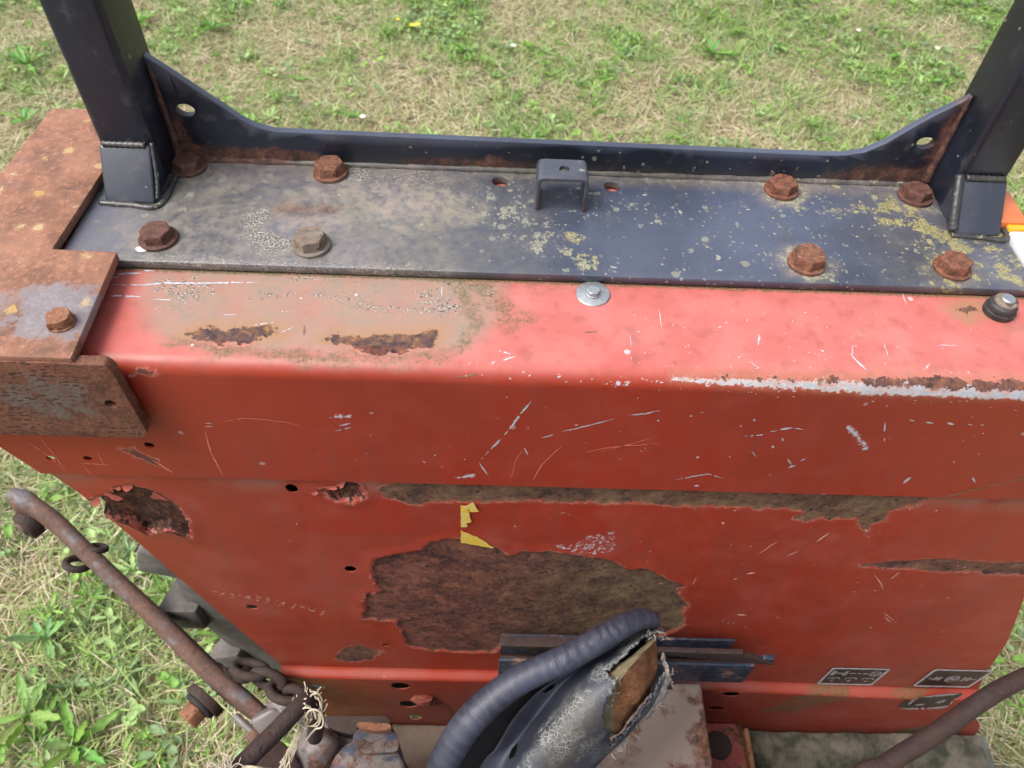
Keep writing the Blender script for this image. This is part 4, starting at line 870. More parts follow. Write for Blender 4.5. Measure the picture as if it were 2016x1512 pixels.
# ---------------------------------------------------------------- rusty angle bracket at the left end
ZK0, ZK = ZP+.0008, ZP+.0085
bk_px = [(110,212),(200,210),(197,345),(103,489),(231,494),(142,700)]
bk = [oz(*q, ZK)[:2] for q in bk_px]; YF = -.0115; xin = bk[5][0]
poly = [tuple(bk[0]), (bk[2][0]+.004, bk[0][1]), (bk[2][0]+.0, bk[2][1]), tuple(bk[3]), tuple(bk[4]), (xin, YF), (-.452, YF), (-.438, bk[0][1]-.0)]
poly = [(-.409, bk[0][1]), (bk[2][0], bk[0][1]), (bk[2][0], bk[2][1]), tuple(bk[3]), (bk[4][0], bk[3][1]-.001), (xin, YF), (-.45, YF), (-.45, .10), (-.412, .17)]
bm = prism(poly[::-1], [], lambda a, b: (a, b, ZK), (0, 0, -1), ZK-ZK0)
for k in range(1, 24): bmesh.ops.bisect_plane(bm, geom=bm.verts[:]+bm.edges[:]+bm.faces[:], plane_co=(0, -.012+k*.013, 0), plane_no=(0, 1, 0), dist=1e-5)
brk = bmobj('mounting_bracket', bm, 'bracket', T, bevel=.0014, seg=2); brk['label'] = 'orange rusted angle bracket bolted over the left end of the fender'
P = verts_np(brk.data); setattrs(brk.data, steel=.75*sm(ldist(P[:,:2], [oz(*q, ZK)[:2] for q in ((0,690),(60,650),(120,610))]), .05, .01)+.12*sm(P[:,1], .05, .2))
fl_px = [(0,712),(120,712),(150,716),(205,716),(222,730),(292,852),(280,860),(0,862)]
fp = [oy(*q, YF) for q in fl_px]; zt = ZK-.0042; x1 = fp[4][0]
flp = [(-.45, zt), (xin-.004, zt), (xin+.002, fp[2][2]), (fp[3][0], fp[3][2]), (fp[4][0], fp[4][2]), (fp[5][0], fp[5][2]), (fp[6][0], fp[6][2]), (-.45, fp[6][2])]
c = oy(219,793,YF)
bm = prism(rounded(flp, (0,.003,.006,.006,.008,.004,.004,0))[::-1], [[(c[0]+.0042*math.cos(a), c[2]+.0042*math.sin(a)) for a in np.linspace(0, 6.283, 16, endpoint=False)]], lambda a, b: (a, YF-.0012, b), (0, 1, 0), .0085)
for k in range(1, 16): bmesh.ops.bisect_plane(bm, geom=bm.verts[:]+bm.edges[:]+bm.faces[:], plane_co=(-.45+k*.012, 0, 0), plane_no=(1, 0, 0), dist=1e-5)
for k in range(1, 8): bmesh.ops.bisect_plane(bm, geom=bm.verts[:]+bm.edges[:]+bm.faces[:], plane_co=(0, 0, 1.16-k*.012), plane_no=(0, 0, 1), dist=1e-5)
flg = bmobj('flange', bm, 'flange', brk, bevel=.0016, seg=3); flg['label'] = 'dark pitted flange hanging down with one hole'
P = verts_np(flg.data); c2 = oy(90,780,YF); setattrs(flg.data, steel=.48*sm(np.hypot((P[:,0]-c2[0])*.7, P[:,2]-c2[2]), .05, .012)+.25*sm(P[:,2], 1.09, 1.06))
bmC = hexbolt_mesh('bolt_small', .0088, .0065, .0096, .0012, 'bolt', 5, .07); bmC.materials.clear(); bmC.materials.append(M['nut'])
o = bpy.data.objects.new('bolt', bmC); COL.objects.link(o); o.parent = brk; p = oz(122,636,ZK); o.location = (p[0], p[1], ZK+.0002); o['label'] = 'corroded bolt head on the rusty bracket'
# light galvanised screw with broad washer, and rubber-collared stud on the red top
bm = bmesh.new(); bm_cyl(bm, (0,0,.0003), (0,0,.0016), .0132, .0128, 36)
wsh = bmobj('washer', bm, 'zinc', fender, bevel=.0004); p = oz(1167,580,ZT); wsh.location = (p[0], p[1], ZT); wsh.rotation_euler = (R(3), R(-2), 0)
mZ = hexbolt_mesh('screw_head', .0054, .0030, .0060, .0006, 'zinc', 6, .01); o = bpy.data.objects.new('screw_head', mZ); COL.objects.link(o); o.parent = fender; o.location = (p[0], p[1], ZT+.0018); o['label'] = 'silver hex screw on a broad washer'
pS = oz(1964,615,ZT)
bm = bmesh.new(); pr_ = None
for z, r in ((0,.0115),(.004,.0118),(.0045,.0105),(.0085,.0105),(.0095,.0098),(.0105,.0085)):
    ring = [bm.verts.new((pS[0]+r*math.cos(2*math.pi*i/28), pS[1]+r*math.sin(2*math.pi*i/28), ZT+.0004+z)) for i in range(28)]
    if pr_:
        for i in range(28): bm.faces.new((pr_[i], pr_[(i+1) % 28], ring[(i+1) % 28], ring[i]))
    pr_ = ring
bm.faces.new(pr_); bmobj('rubber_collar', bm, 'rubber', fender, True)
bm = bmesh.new(); bm_cyl(bm, (pS[0]+.0005, pS[1], ZT+.0105), (pS[0]+.0005, pS[1], ZT+.0135), .0088, .0082, 24); bmobj('stud_washer', bm, 'boltg', fender, bevel=.0008)
bm = bmesh.new(); bm_cyl(bm, (pS[0]+.0008, pS[1], ZT+.0136), (pS[0]+.0008, pS[1], ZT+.0155), .0056, .0048, 20); bmobj('stud_end', bm, 'zinc', fender, bevel=.0007)

# ---------------------------------------------------------------- marker lamp past the right end of the base
yb_ = oz(1995,444,1.165)[1]
lampx = (.4200, .4560)
def rbox(name, lo, hi, mat, parent, bev): bm = bmesh.new(); bm_box(bm, lo, hi); return bmobj(name, bm, mat, parent, bevel=bev, seg=3)
ll = rbox('marker_lamp', (lampx[0], .075, ZT+.0005), (.468, yb_-.004, ZT+.0135), 'white', T, .003); ll['label'] = 'white and orange marker lamp beside the right post'
rbox('gasket', (lampx[0]+.0005, yb_-.004, ZT+.0005), (.4670, yb_+.0025, ZT+.0145), 'amber', ll, .001)
bm = bmesh.new(); x1_ = oz(2016,440,1.166)[0]; x2_ = oz(1985,375,1.166)[0]; y2_ = oz(1985,375,1.166)[1]
bm = prism(rounded([(lampx[0]-.02, yb_+.0025), (x1_+.004, yb_+.0025), (x2_, y2_), (lampx[0]-.02, y2_+.002)], .003)[::-1], [], lambda a, b: (a, b, ZT+.016), (0,0,-1), .0155)
bmobj('orange_lens', bm, 'orange', ll, bevel=.002, seg=3)

# ---------------------------------------------------------------- rear wheel under the fender
wc = np.array([.118, 0, .560]); prof = [(.32,.085),(.40,.075),(.48,.062),(.520,.075),(.532,.115),(.535,.17),(.532,.225),(.520,.265),(.48,.278),(.40,.265),(.32,.255)]
bm = bmesh.new(); rows = []
for i in range(72):
    a = 2*math.pi*i/72; rows.append([bm.verts.new((wc[0]+r*math.cos(a), y, wc[2]+r*math.sin(a))) for r, y in prof])
for i in range(72):
    for k in range(len(prof)-1): bm.faces.new((rows[i][k], rows[i][k+1], rows[(i+1) % 72][k+1], rows[(i+1) % 72][k]))
wheel = bmobj('wheel', bm, 'tyre', T, True); wheel['label'] = 'dusty grey tractor tyre behind the red panel'
lm = None
for k in range(40):
    side = k % 2; a = 2*math.pi*(k/40)
    if lm is None:
        bm = bmesh.new(); q = [(0,-.022),(.034,-.022+.0)]; 
        vs = []
        for rr_ in (.50, .555):
            wv = .036 if rr_ < .51 else .030
            for y, sh in ((.055,.0), (.168,.10)):
                for s in (-1, 1):
                    an = sh+s*wv/.6; vs.append(bm.verts.new((rr_*math.cos(an), y, rr_*math.sin(an))))
        for f in ((0,1,3,2),(4,6,7,5),(0,4,5,1),(2,3,7,6),(0,2,6,4),(1,5,7,3)): bm.faces.new([vs[i] for i in f])
        tmp = bmobj('tyre_lug', bm, 'tyre', wheel, bevel=.006, seg=2); lm = tmp.data; o = tmp
        bm = bmesh.new(); bm.from_mesh(lm); bmesh.ops.scale(bm, vec=(1,-1,1), verts=bm.verts); bmesh.ops.translate(bm, vec=(0,.34,0), verts=bm.verts); bmesh.ops.reverse_faces(bm, faces=bm.faces); lm2 = lm.copy(); bm.to_mesh(lm2); bm.free()
    else:
        o = bpy.data.objects.new('tyre_lug', lm if not side else lm2); COL.objects.link(o); o.parent = wheel
    o.location = wc; o.rotation_euler = (0, -a, 0)
bm = bmesh.new(); bm_cyl(bm, (wc[0], .10, wc[2]), (wc[0], .24, wc[2]), .325, .325, 40); bmobj('rim', bm, 'dark', wheel, bevel=.01)

# ---------------------------------------------------------------- footplate, transmission floor, mounts by the panel foot
ZF = ZB+.004
rbox('transmission_floor', (-.16, -.95, ZF-.05), (.16, -.0100, ZF+.012), 'floor', T, .006)['label'] = 'dusty brown floor below the panel'
zq = oy(1385,1346,-.03)[2]
gx0, gx1 = oz(1165,1380,zq)[0], oz(1386,1380,zq)[0]
rbox('seat_support', (gx0-.12, -.60, zq-.16), (gx1, -.028, zq), 'blueplate', T, .004)['label'] = 'flat support plate with worn blue paint'
c = oz(1415,1465,ZF+.055)
rbox('red_step', (gx1+.003, -.55, ZF-.02), (oz(1462,1440,ZF+.05)[0], -.0100, ZF+.05), mat_layer('dull red floor paint', (.24,.045,.035), (.26,.07,.05), .8, .55, 14), T, .004)['label'] = 'dull red plate with round plug'
bm = bmesh.new(); bm_cyl(bm, (c[0], c[1], ZF+.0502), (c[0], c[1], ZF+.0535), .020, .019, 28); bmobj('round_plug', bm, 'iron', T, bevel=.001)
xq = oz(1468,1440,ZF+.06)[0]; rbox('divider', (xq-.004, -.50, ZF), (xq+.003, -.022, ZF+.066), 'nut', T, .001)['label'] = 'thin rusty upright strip'
zz_ = .346
rbox('footplate', (xq+.006, -1.0, zz_-.03), (.76, -.0100, zz_), 'floord', T, .003)['label'] = 'grey stained footplate'
rbox('footplate_edge', (.56, -.98, zz_+.006), (.93, -.062, zz_+.018), 'tan', T, .006)['label'] = 'rusty tan footplate edge'
# heaped dirt and moss along the panel foot
gx = np.linspace(xq+.008, .74, 90); gy = np.linspace(-.14, -.0155, 30); GX, GY = np.meshgrid(gx, gy, indexing='ij')
GZ = zz_+.002+.022*sm(GY, -.10, -.02)*(.4+fbm(GX*14, GY*14, 6))+.012*(fbm(GX*60, GY*60, 7)-.45)*sm(GY, -.13, -.06)
o = pyobj('dirt_heap', np.stack([GX, GY, GZ], -1).reshape(-1, 3), [(i*30+j, (i+1)*30+j, (i+1)*30+j+1, i*30+j+1) for i in range(89) for j in range(29)], 'mud', T, True); tag(o, 'dark mossy dirt heaped along the foot of the panel', kind='stuff')
# lever rail fixed in front of the panel
yr = -.034
a0 = oy(983,1290,yr); a1 = oy(1487,1312,yr); b1 = oy(1487,1345,yr)
ra = rbox('lever_rail', (a0[0], yr, b1[2]), (a1[0], yr+.004, a1[2]), 'rail', T, .0012); ra['label'] = 'dark blue worn steel rail along the panel'
rbox('rail_bottom', (a0[0]+.002, yr+.0045, b1[2]+.001), (a1[0]-.002, -.0095, b1[2]+.006), 'iron', ra, .001)
c0 = oy(983,1256,-.012); rbox('rail_back', (a0[0]+.002, -.0095, b1[2]+.007), (oy(1430,1290,-.01)[0], -.0065, c0[2]), 'rail', ra, .0008)
d0 = oy(985,1268,-.020); rbox('rail_lip', (d0[0], -.0225, d0[2]-.0015), (oy(1290,1275,-.02)[0], -.0100, d0[2]+.0010), 'rod', ra, .0005)
e0 = oy(1290,1280,-.026); e1 = oy(1524,1302,-.026)
bm = prism([(e0[0], e0[2]-.003), (e1[0], e1[2]-.002), (e1[0]-.005, e1[2]+.003), (e0[0]+.10, e0[2]-.001), (e0[0]+.098, e0[2]+.004), (e0[0], e0[2]+.006)], [], lambda a, b: (a, -.030, b), (0,1,0), .006)
bmobj('guide_blade', bm, 'rod', ra, bevel=.0005)
rbox('blade_tip', (e1[0]-.016, -.028, e1[2]+.002), (e1[0]-.002, -.022, e1[2]+.011), 'rail', ra, .001)

# ---------------------------------------------------------------- seat: wrap-round back with torn end
K = [[(905,1600,.765),(955,1585,.770),(1010,1580,.800),(1070,1580,.795),(1112,1590,.75),(1118,1600,.66)],
     [(949,1502,.805),(990,1512,.805),(1030,1512,.832),(1095,1520,.828),(1158,1522,.775),(1165,1535,.68)],
     [(975,1471,.818),(1028,1450,.818),(1062,1462,.848),(1122,1480,.845),(1184,1492,.79),(1190,1505,.69)],
     [(1012,1410,.838),(1073,1391,.838),(1112,1404,.868),(1162,1435,.864),(1207,1470,.80),(1211,1482,.70)],
     [(1063,1356,.852),(1112,1348,.852),(1152,1360,.880),(1195,1400,.874),(1226,1453,.81),(1230,1466,.71)],
     [(1118,1322,.862),(1150,1314,.862),(1195,1328,.888),(1230,1370,.880),(1250,1424,.815),(1253,1438,.72)],
     [(1192,1281,.870),(1212,1278,.870),(1242,1290,.892),(1270,1328,.882),(1284,1382,.82),(1286,1396,.73)],
     [(1262,1243,.874),(1272,1243,.874),(1290,1252,.886),(1302,1278,.875),(1308,1318,.83),(1309,1332,.74)],
     [(1292,1229,.868),(1296,1232,.868),(1303,1240,.868),(1308,1256,.86),(1311,1290,.825),(1312,1302,.75)]]
for row in K:
    x_, y_, z_ = row[4]; row[5] = (x_-46, y_-8, z_-.085)
K3 = np.array([[oz(a, b, z) for a, b, z in row] for row in K])
rowsA = np.stack([catmull(K3[:,j], 22) for j in range(6)], 1)            # along
surf = np.stack([catmull(rowsA[i], 22) for i in range(len(rowsA))], 0)   # across
nu, nv = surf.shape[:2]; flat = surf.reshape(-1, 3); spx, spy, _ = project(flat); Qs = np.stack([spx, spy], 1)
Qj = Qs+np.stack([fbm(flat[:,0]*300, flat[:,1]*300, 1)-.5, fbm(flat[:,0]*300, flat[:,1]*300+flat[:,2]*300, 2)-.5], 1)*14
tear = [(1309,1246),(1290,1249),(1272,1253),(1250,1277),(1222,1304),(1205,1316),(1192,1321),(1205,1330),(1216,1339),(1208,1360),(1198,1378),(1190,1395),(1185,1410),(1190,1425),(1193,1440),(1200,1465),(1225,1445),(1250,1410),(1280,1370),(1300,1330),(1330,1300),(1330,1250)]
notch = [(1062,1356),(1100,1336),(1090,1350),(1078,1356)]
inside = sdf(Qj, tear) > 0
slot = sdf(Qs, [(1018,1467),(1022,1470),(1016,1490),(1008,1496),(1005,1490),(1010,1476)]) > 0
hol = sdf(Qs, [(1068,1358),(1085,1345),(1094,1344),(1088,1354),(1076,1360)]) > 0
cut = (inside | slot | hol).reshape(nu, nv)
F = [(i*nv+j, (i+1)*nv+j, (i+1)*nv+j+1, i*nv+j+1) for i in range(nu-1) for j in range(nv-1) if not (cut[i,j] or cut[i+1,j] or cut[i+1,j+1] or cut[i,j+1])]
ridge = [(1300,1246),(1250,1262),(1200,1320),(1150,1362),(1110,1405),(1075,1450),(1045,1490),(1030,1520)]
crk = np.maximum(sm(ldist(Qs, ridge), 30, 3)*.75, sm(-sdf(Qs, tear), 46, 6)*.9*sm(Qs[:,1], 1440, 1330))
crk = np.maximum(crk, .30*sm(ldist(Qs, [(1170,1380),(1130,1450)]), 60, 10)); crk = np.maximum(crk, .42*sm(Qs[:,0]+Qs[:,1]*.75, 2130, 2185)); crk *= sm(Qs[:,0]-Qs[:,1], -460, -350)*.35+.65
seat = pyobj('seat', flat, F, 'vinyl', T, True, dict(crack=crk, grime=.85*sm(ldist(Qs, [(1150,1400),(1110,1470),(1085,1520)]), 60, 12)))
seat['label'] = 'torn dark vinyl seat back with cracked white surface and foam showing'
so_ = seat.modifiers.new('thickness', 'SOLIDIFY'); so_.thickness = .0022; so_.offset = -1
# foam body just inside the cover
me0 = seat.data; tmpm = bpy.data.meshes.new('t'); tmpm.from_pydata(flat.tolist(), [], [(i*nv+j, (i+1)*nv+j, (i+1)*nv+j+1, i*nv+j+1) for i in range(nu-1) for j in range(nv-1)]); tmpm.update()
nrm = np.array([v.normal[:] for v in tmpm.vertices]); sgn = 1 if nrm[:,2].mean() > 0 else -1
fo = flat-sgn*nrm*(.0040+.006*(fbm(flat[:,0]*70+flat[:,2]*70, flat[:,1]*70, 4))[:,None])
cen_t = sm(sdf(Qs, tear), -4, 30)[:,None]; fo = fo-sgn*nrm*cen_t*.004
pale = sm(ldist(Qs, [(1290,1256),(1250,1290),(1215,1325),(1212,1360),(1200,1400),(1198,1440)]), 34, 8)
foam = pyobj('foam', fo, [(i*nv+j, (i+1)*nv+j, (i+1)*nv+j+1, i*nv+j+1) for i in range(nu-1) for j in range(int(nv*.30), nv-1)], 'foam', seat, True, dict(pale=pale)); foam['label'] = 'exposed orange foam at the torn end'
# frayed backing cloth along the lower lip
lip = catmull([oz(1303,1292,.835), oz(1312,1318,.83), oz(1308,1342,.825), oz(1288,1374,.818), oz(1262,1408,.81), oz(1235,1440,.80), oz(1205,1468,.795)], 10)
V = []; F = []; rr = random.Random(9); wdir = np.array(oz(1250,1420,.80))-np.array(oz(1240,1408,.81))
for i, p in enumerate(lip):
    q = i/(len(lip)-1); wd = (.25+.75*math.sin(math.pi*min(1, q*1.1)))*rr.uniform(.7, 1.25)
    for k in range(5): V.append(p+wdir*(k/4*1.15*wd-.1)+np.array([0, 0, .004*math.sin(k/4*math.pi)])+np.array([rr.uniform(-1, 1) for _ in range(3)])*.0009)
for i in range(len(lip)-1):
    for k in range(4): F.append((i*5+k, (i+1)*5+k, (i+1)*5+k+1, i*5+k+1))
fr_ = pyobj('frayed_cloth', V, F, 'lint', seat, True); s2 = fr_.modifiers.new('t', 'SOLIDIFY'); s2.thickness = .003
bm = bmesh.new()
edge_pts = [oz(x, y, z) for x, y, z in ((1200,1466,.80),(1205,1474,.795),(1195,1445,.82),(1190,1425,.835),(1188,1405,.85),(1222,1462,.80),(1240,1440,.805),(1260,1415,.81),(1290,1380,.82),(1315,1330,.83),(1306,1252,.87),(1285,1250,.885),(1210,1340,.885),(1200,1375,.875),(1195,1390,.868))]
for p in edge_pts:
    for _ in range(7):
        d = np.array([rr.uniform(-1, 1), rr.uniform(-1, .6), rr.uniform(-1, .3)]); L = rr.uniform(.002, .009)
        pa = [p+np.array([rr.uniform(-1, 1) for _ in range(3)])*.005]; 
        for s in range(3): d = d+np.array([rr.uniform(-1, 1) for _ in range(3)])*.7; pa.append(pa[-1]+d/np.linalg.norm(d)*L/3)
        v, f, a = sweep(pa, [.0005,.0004,.0003,.0001], 4, False); bm_add(bm, v, f)
tag(bmobj('loose_threads', bm, 'lint', seat), kind='stuff')
# rubber edge trim
tp_ = [(838,1600,.795),(862,1535,.822),(884,1482,.845),(922,1424,.868),(975,1372,.884),(1035,1332,.893),(1105,1300,.899),(1175,1262,.903),(1225,1233,.904),(1262,1218,.900),(1290,1219,.892)]
pth = catmull([oz(*q) for q in tp_], 14); u_ = np.linspace(0, 1, len(pth))
rad = np.interp(u_, [0, .3, .55, .8, .93, 1], [.0145, .0136, .0120, .0108, .0092, .0072])*(1+.003*np.sin(np.arange(len(pth))*1.55)+.012*np.convolve(RNG.standard_normal(len(pth)+8), np.ones(9)/3, 'valid'))
V, F, A = sweep(pth, rad, 22, True, .85)
trim = pyobj('edge_trim', V, F, 'trim', seat, True, dict(arc=A)); trim['label'] = 'ribbed blue black rubber edging along the seat back'
# pan behind the trim
V = []; F = []
for i, p in enumerate(pth):
    V += [p+np.array([.004, 0, -.008]), p+np.array([.002, .002, -.06]), p+np.array([.04, -.02, -.13])]
for i in range(len(pth)-1):
    for k in range(2): F.append((i*3+k, (i+1)*3+k, (i+1)*3+k+1, i*3+k+1))
pyobj('seat_pan', V, F, 'shell', seat, True)

sc_ = rbox('unseen_cushion', (-.02, -.70, .50), (.62, -.168, .685), 'vinyl', seat, .04)  # out of frame, added and widened to block light from the lower panel
setattrs(sc_.data, crack=np.full(len(sc_.data.vertices), .2), grime=np.full(len(sc_.data.vertices), .4))
rbox('unseen_seat_base', (.04, -.62, .30), (.56, -.20, .495), 'dark', seat, .02)  # unseen block under the cushion, added to hold back low light
hh_ = rbox('unseen_housing', (-.46, -.78, .26), (-.04, -.215, .60), 'cast', T, .03); hh_['label'] = 'unseen iron housing added to shade the lower panel'  # out-of-frame box added as an occluder
bm = prism(rounded([(-.40, ZT), (.46, ZT), (.62, .75), (.74, .36), (-.22, .36)], .02)[::-1], [], lambda a, b: (a, -.92, b), (0, -1, 0), .004)
of = bmobj('unseen_fender', bm, 'red', T); n_ = len(of.data.vertices); of['label'] = 'matching red fender on the near side, unseen, added to block light'  # out of frame, added to keep front sky light off the panel
bm = bmesh.new(); bm_box(bm, (-.40, -1.16, ZT-.004), (.46, -.9245, ZT)); ot = bmobj('unseen_fender_top', bm, 'red', T)  # top sheet of the added light-blocking fender
for q in (of, ot):
    n_ = len(q.data.vertices); setattrs(q.data, **{k: np.full(n_, d) for k, d in (('rust', -1.), ('prim', -1.), ('dirt', .1), ('moss', 0.), ('grit', 0.), ('fade', .3), ('ghost', 0.), ('olive', 0.), ('orng', 0.), ('chips', .3))})
# ---------------------------------------------------------------- linkage at the lower left
perp = None
ac_ = [(-40,955,.96),(22,972,.965),(60,990,.965),(105,1022,.965),(170,1085,.965),(300,1208,.965),(430,1335,.965),(520,1410,.965)]
ap = catmull([od(x, y, d) for x, y, d in ac_[1:]], 8); V = []; F = []
hw = np.interp(np.linspace(0, 1, len(ap)), [0, .1, .2, .6, .75, .92, 1], [.009, .0145, .0108, .0102, .0122, .0120, .010])
tg = np.gradient(ap, axis=0); ring_n = 12
for i, (p, t) in enumerate(zip(ap, tg)):
    t = t/np.linalg.norm(t); n_ = np.cross(t, (0,0,1.0)); n_ /= np.linalg.norm(n_); b = np.cross(n_, t); h2 = .020
    for (a, c) in ((-1,.35),(-.85,.75),(-.4,1.0),(.4,1.0),(.85,.75),(1,.35),(1,-.6),(.85,-1),(.3,-1.05),(-.3,-1.05),(-.85,-1),(-1,-.6)): V.append(p+n_*hw[i]*a+b*h2*c-b*h2*.6)
for i in range(len(ap)-1):
    for k in range(ring_n): F.append((i*ring_n+k, i*ring_n+(k+1) % ring_n, (i+1)*ring_n+(k+1) % ring_n, (i+1)*ring_n+k))
F += [tuple(range(ring_n))[::-1], tuple(range((len(ap)-1)*ring_n, len(ap)*ring_n))]
arm = pyobj('lift_arm', V, F, 'arm', T, True); arm['label'] = 'long rusty lift arm slanting at the lower left'; arm.data.set_sharp_from_angle(angle=R(50))
tdir = (ap[-1]-ap[0])/np.linalg.norm(ap[-1]-ap[0]); ndir = np.cross(tdir, (0,0,1.0)); ndir /= np.linalg.norm(ndir)
if ndir[1] > 0: ndir = -ndir                                              # points to the near side
e = od(62,998,.975); bm = bmesh.new(); bm_cyl(bm, e+ndir*.006+np.array([0,0,-.022]), e+ndir*.024+np.array([0,0,-.022]), .021, .020, 32); bmobj('eye_boss', bm, 'iron', arm, bevel=.004, seg=3)
bm = bmesh.new(); bm_cyl(bm, e-ndir*.016+np.array([0,0,-.02]), e+ndir*.027+np.array([0,0,-.022]), .011, .011, 24); bmobj('eye_pin', bm, 'arm', arm, bevel=.003)
bm = bmesh.new(); bm_torus(bm, od(152,1110,.99), np.array([.35,.55,.75]), .0125, .0140, .0048); bm_torus(bm, od(192,1079,.975), np.array([.2,.7,.6]), .0095, .0105, .004)
sh = bmobj('shackle', bm, 'iron', arm, True); sh['label'] = 'small black iron ring under the arm'
bq = od(425,1355,.975)
for r, a, b_, mt, nm in ((.027,.012,.024,'iron','washer'), (.022,.024,.030,'dark','washer')):
    bm = bmesh.new(); bm_cyl(bm, bq+ndir*a, bq+ndir*b_, r, r*.97, 30); bmobj(nm, bm, mt, arm, bevel=.002)
bm = bmesh.new(); bm_cyl(bm, bq+ndir*.030, bq+ndir*.048, .0165, .0160, 6); bmobj('nut', bm, 'nut', arm, bevel=.0015)['label'] = 'orange rusty hex nut'
bm = bmesh.new(); bm_cyl(bm, bq-ndir*.014, bq-ndir*.024, .024, .022, 30); bmobj('washer', bm, 'iron', arm, bevel=.002)
# clevis the arm ends in
bm = bmesh.new(); p0 = od(505,1425,.955); p1 = od(560,1388,.955)
cv = [od(492,1415,.95), od(540,1390,.95), od(575,1400,.96), od(560,1440,.955), od(520,1450,.95)]
for top in (0, 1): pass
up3 = np.array([0, -.02, .028]); lo_ = [bm.verts.new(p-up3) for p in cv]; hi_ = [bm.verts.new(p+up3*.3) for p in cv]
bm.faces.new(hi_); bm.faces.new(lo_[::-1])
for i in range(5): bm.faces.new((lo_[i], lo_[(i+1) % 5], hi_[(i+1) % 5], hi_[i]))
bmobj('clevis', bm, 'castg', arm, bevel=.006, seg=3)
bm = bmesh.new(); bm_cyl(bm, od(462,1408,.96), od(560,1500,.95), .0045, .0045, 14); bmobj('clevis_pin', bm, 'castg', arm, bevel=.001)
bm = bmesh.new(); bm_cyl(bm, od(535,1372,.965), od(575,1400,.955), .012, .014, 18); bmobj('pivot_knuckle', bm, 'castg', arm, bevel=.003)
bm = bmesh.new(); bm_cyl(bm, od(498,1440,.96), od(508,1458,.955), .011, .009, 18); bmobj('pin_nut', bm, 'arm', arm, bevel=.002)
# chain
chain = None
lk = [((492,1318),.965,(.8,-.3,-.1),(.1,.6,.8),.0215), ((530,1338),.96,(.9,-.35,-.1),(.2,.9,-.35),.0205), ((560,1362),.955,(.75,-.5,-.2),(.15,.5,.85),.0205), ((592,1374),.95,(.9,-.2,-.1),(.3,.8,-.3),.0195)]
for k, ((x, y), d, lg, ax, ln) in enumerate(lk):
    bm = bmesh.new(); bm_torus(bm, (0,0,0), ax, ln, .0135, .0062, 30, 12, lg)
    o = bmobj('chain' if chain is None else 'link', bm, 'iron' if k < 3 else 'rod', T if chain is None else chain, True)
    if chain is None: chain = o; o['label'] = 'short black iron chain beside the lift arm'; o.location = od(x, y, d)
    else: o.location = Vector(od(x, y, d))-chain.location
bm = bmesh.new(); bm_cyl(bm, bq-ndir*.024+np.array([.004,0,.0]), od(488,1330,.965), .013, .010, 16); bmobj('chain_lug', bm, 'iron', arm, bevel=.003)
# hydraulic casting
def slab(name, px, ztop, zbot, mat, parent, bev, rnd=.006):
    P = [oz(x, y, ztop)[:2] for x, y in px]; bm = prism(rounded([tuple(p) for p in P], rnd), [], lambda a, b: (a, b, ztop), (0,0,-1), ztop-zbot); return bmobj(name, bm, mat, parent, bevel=bev, seg=3)
ca = slab('rockshaft_casting', [(600,1412),(765,1413),(776,1440),(770,1500),(740,1600),(560,1600),(590,1500)], .60, .42, 'castg', T, .010, .015); ca['label'] = 'grey iron linkage casting with worn blue paint'
slab('casting_cap', [(704,1432),(772,1430),(786,1455),(784,1480),(715,1484),(690,1460)], .655, .59, 'cast', ca, .008, .012)
slab('casting_tab', [(702,1421),(768,1424),(772,1436),(735,1440),(703,1432)], .668, .64, 'nut', ca, .003, .010)
slab('casting_top', [(632,1409),(762,1409),(772,1425),(705,1424),(700,1448),(650,1436)], .620, .59, 'iron', ca, .005, .010)
bm = bmesh.new(); q = oz(722,1530,.64); bm_cyl(bm, (q[0], q[1], .56), (q[0], q[1], .645), .046, .042, 36); bmobj('casting_boss', bm, 'cast', ca, bevel=.006, seg=3)
bm = bmesh.new(); bm_cyl(bm, oz(640,1440,.63), oz(590,1560,.60), .020, .034, 30); bmobj('casting_neck', bm, 'castg', ca, bevel=.006)
bm = bmesh.new(); q0 = oz(580,1500,.62); bm_cyl(bm, q0, q0+np.array([-.05,-.05,.01]), .030, .030, 30); bmobj('casting_collar', bm, 'rod', ca, bevel=.004)
# hooked lever
q_ = oz(415,1570,.86); hp = catmull([q_+np.array([-.05,-.22,-.40]), q_+np.array([-.045,-.10,-.03]), q_, oz(480,1502,.855), oz(545,1438,.85), oz(588,1392,.846), oz(604,1380,.838), oz(616,1392,.815), oz(622,1412,.785), oz(622,1432,.75), oz(620,1450,.70)], 10)
V, F, A = sweep(hp, .0082, 16, True, up=(.3,.2,1)); lev = pyobj('hooked_lever', V, F, 'rod', T, True); lev['label'] = 'brown rusty lever with hooked end tied with twine'
q_ = oz(1680,1556,.83); rp = catmull([q_+np.array([-.09,-.24,-.40]), q_+np.array([-.055,-.12,-.035]), q_, oz(1746,1505,.835), oz(1845,1442,.84), oz(1911,1395,.842), oz(1961,1362,.842), oz(2015,1335,.842), oz(2090,1302,.84)], 12)
V, F, A = sweep(rp, .0084, 18, True); lv2 = pyobj('side_lever', V, F, 'rod', T, True); lv2['label'] = 'smooth dark brown lever rod at the lower right'

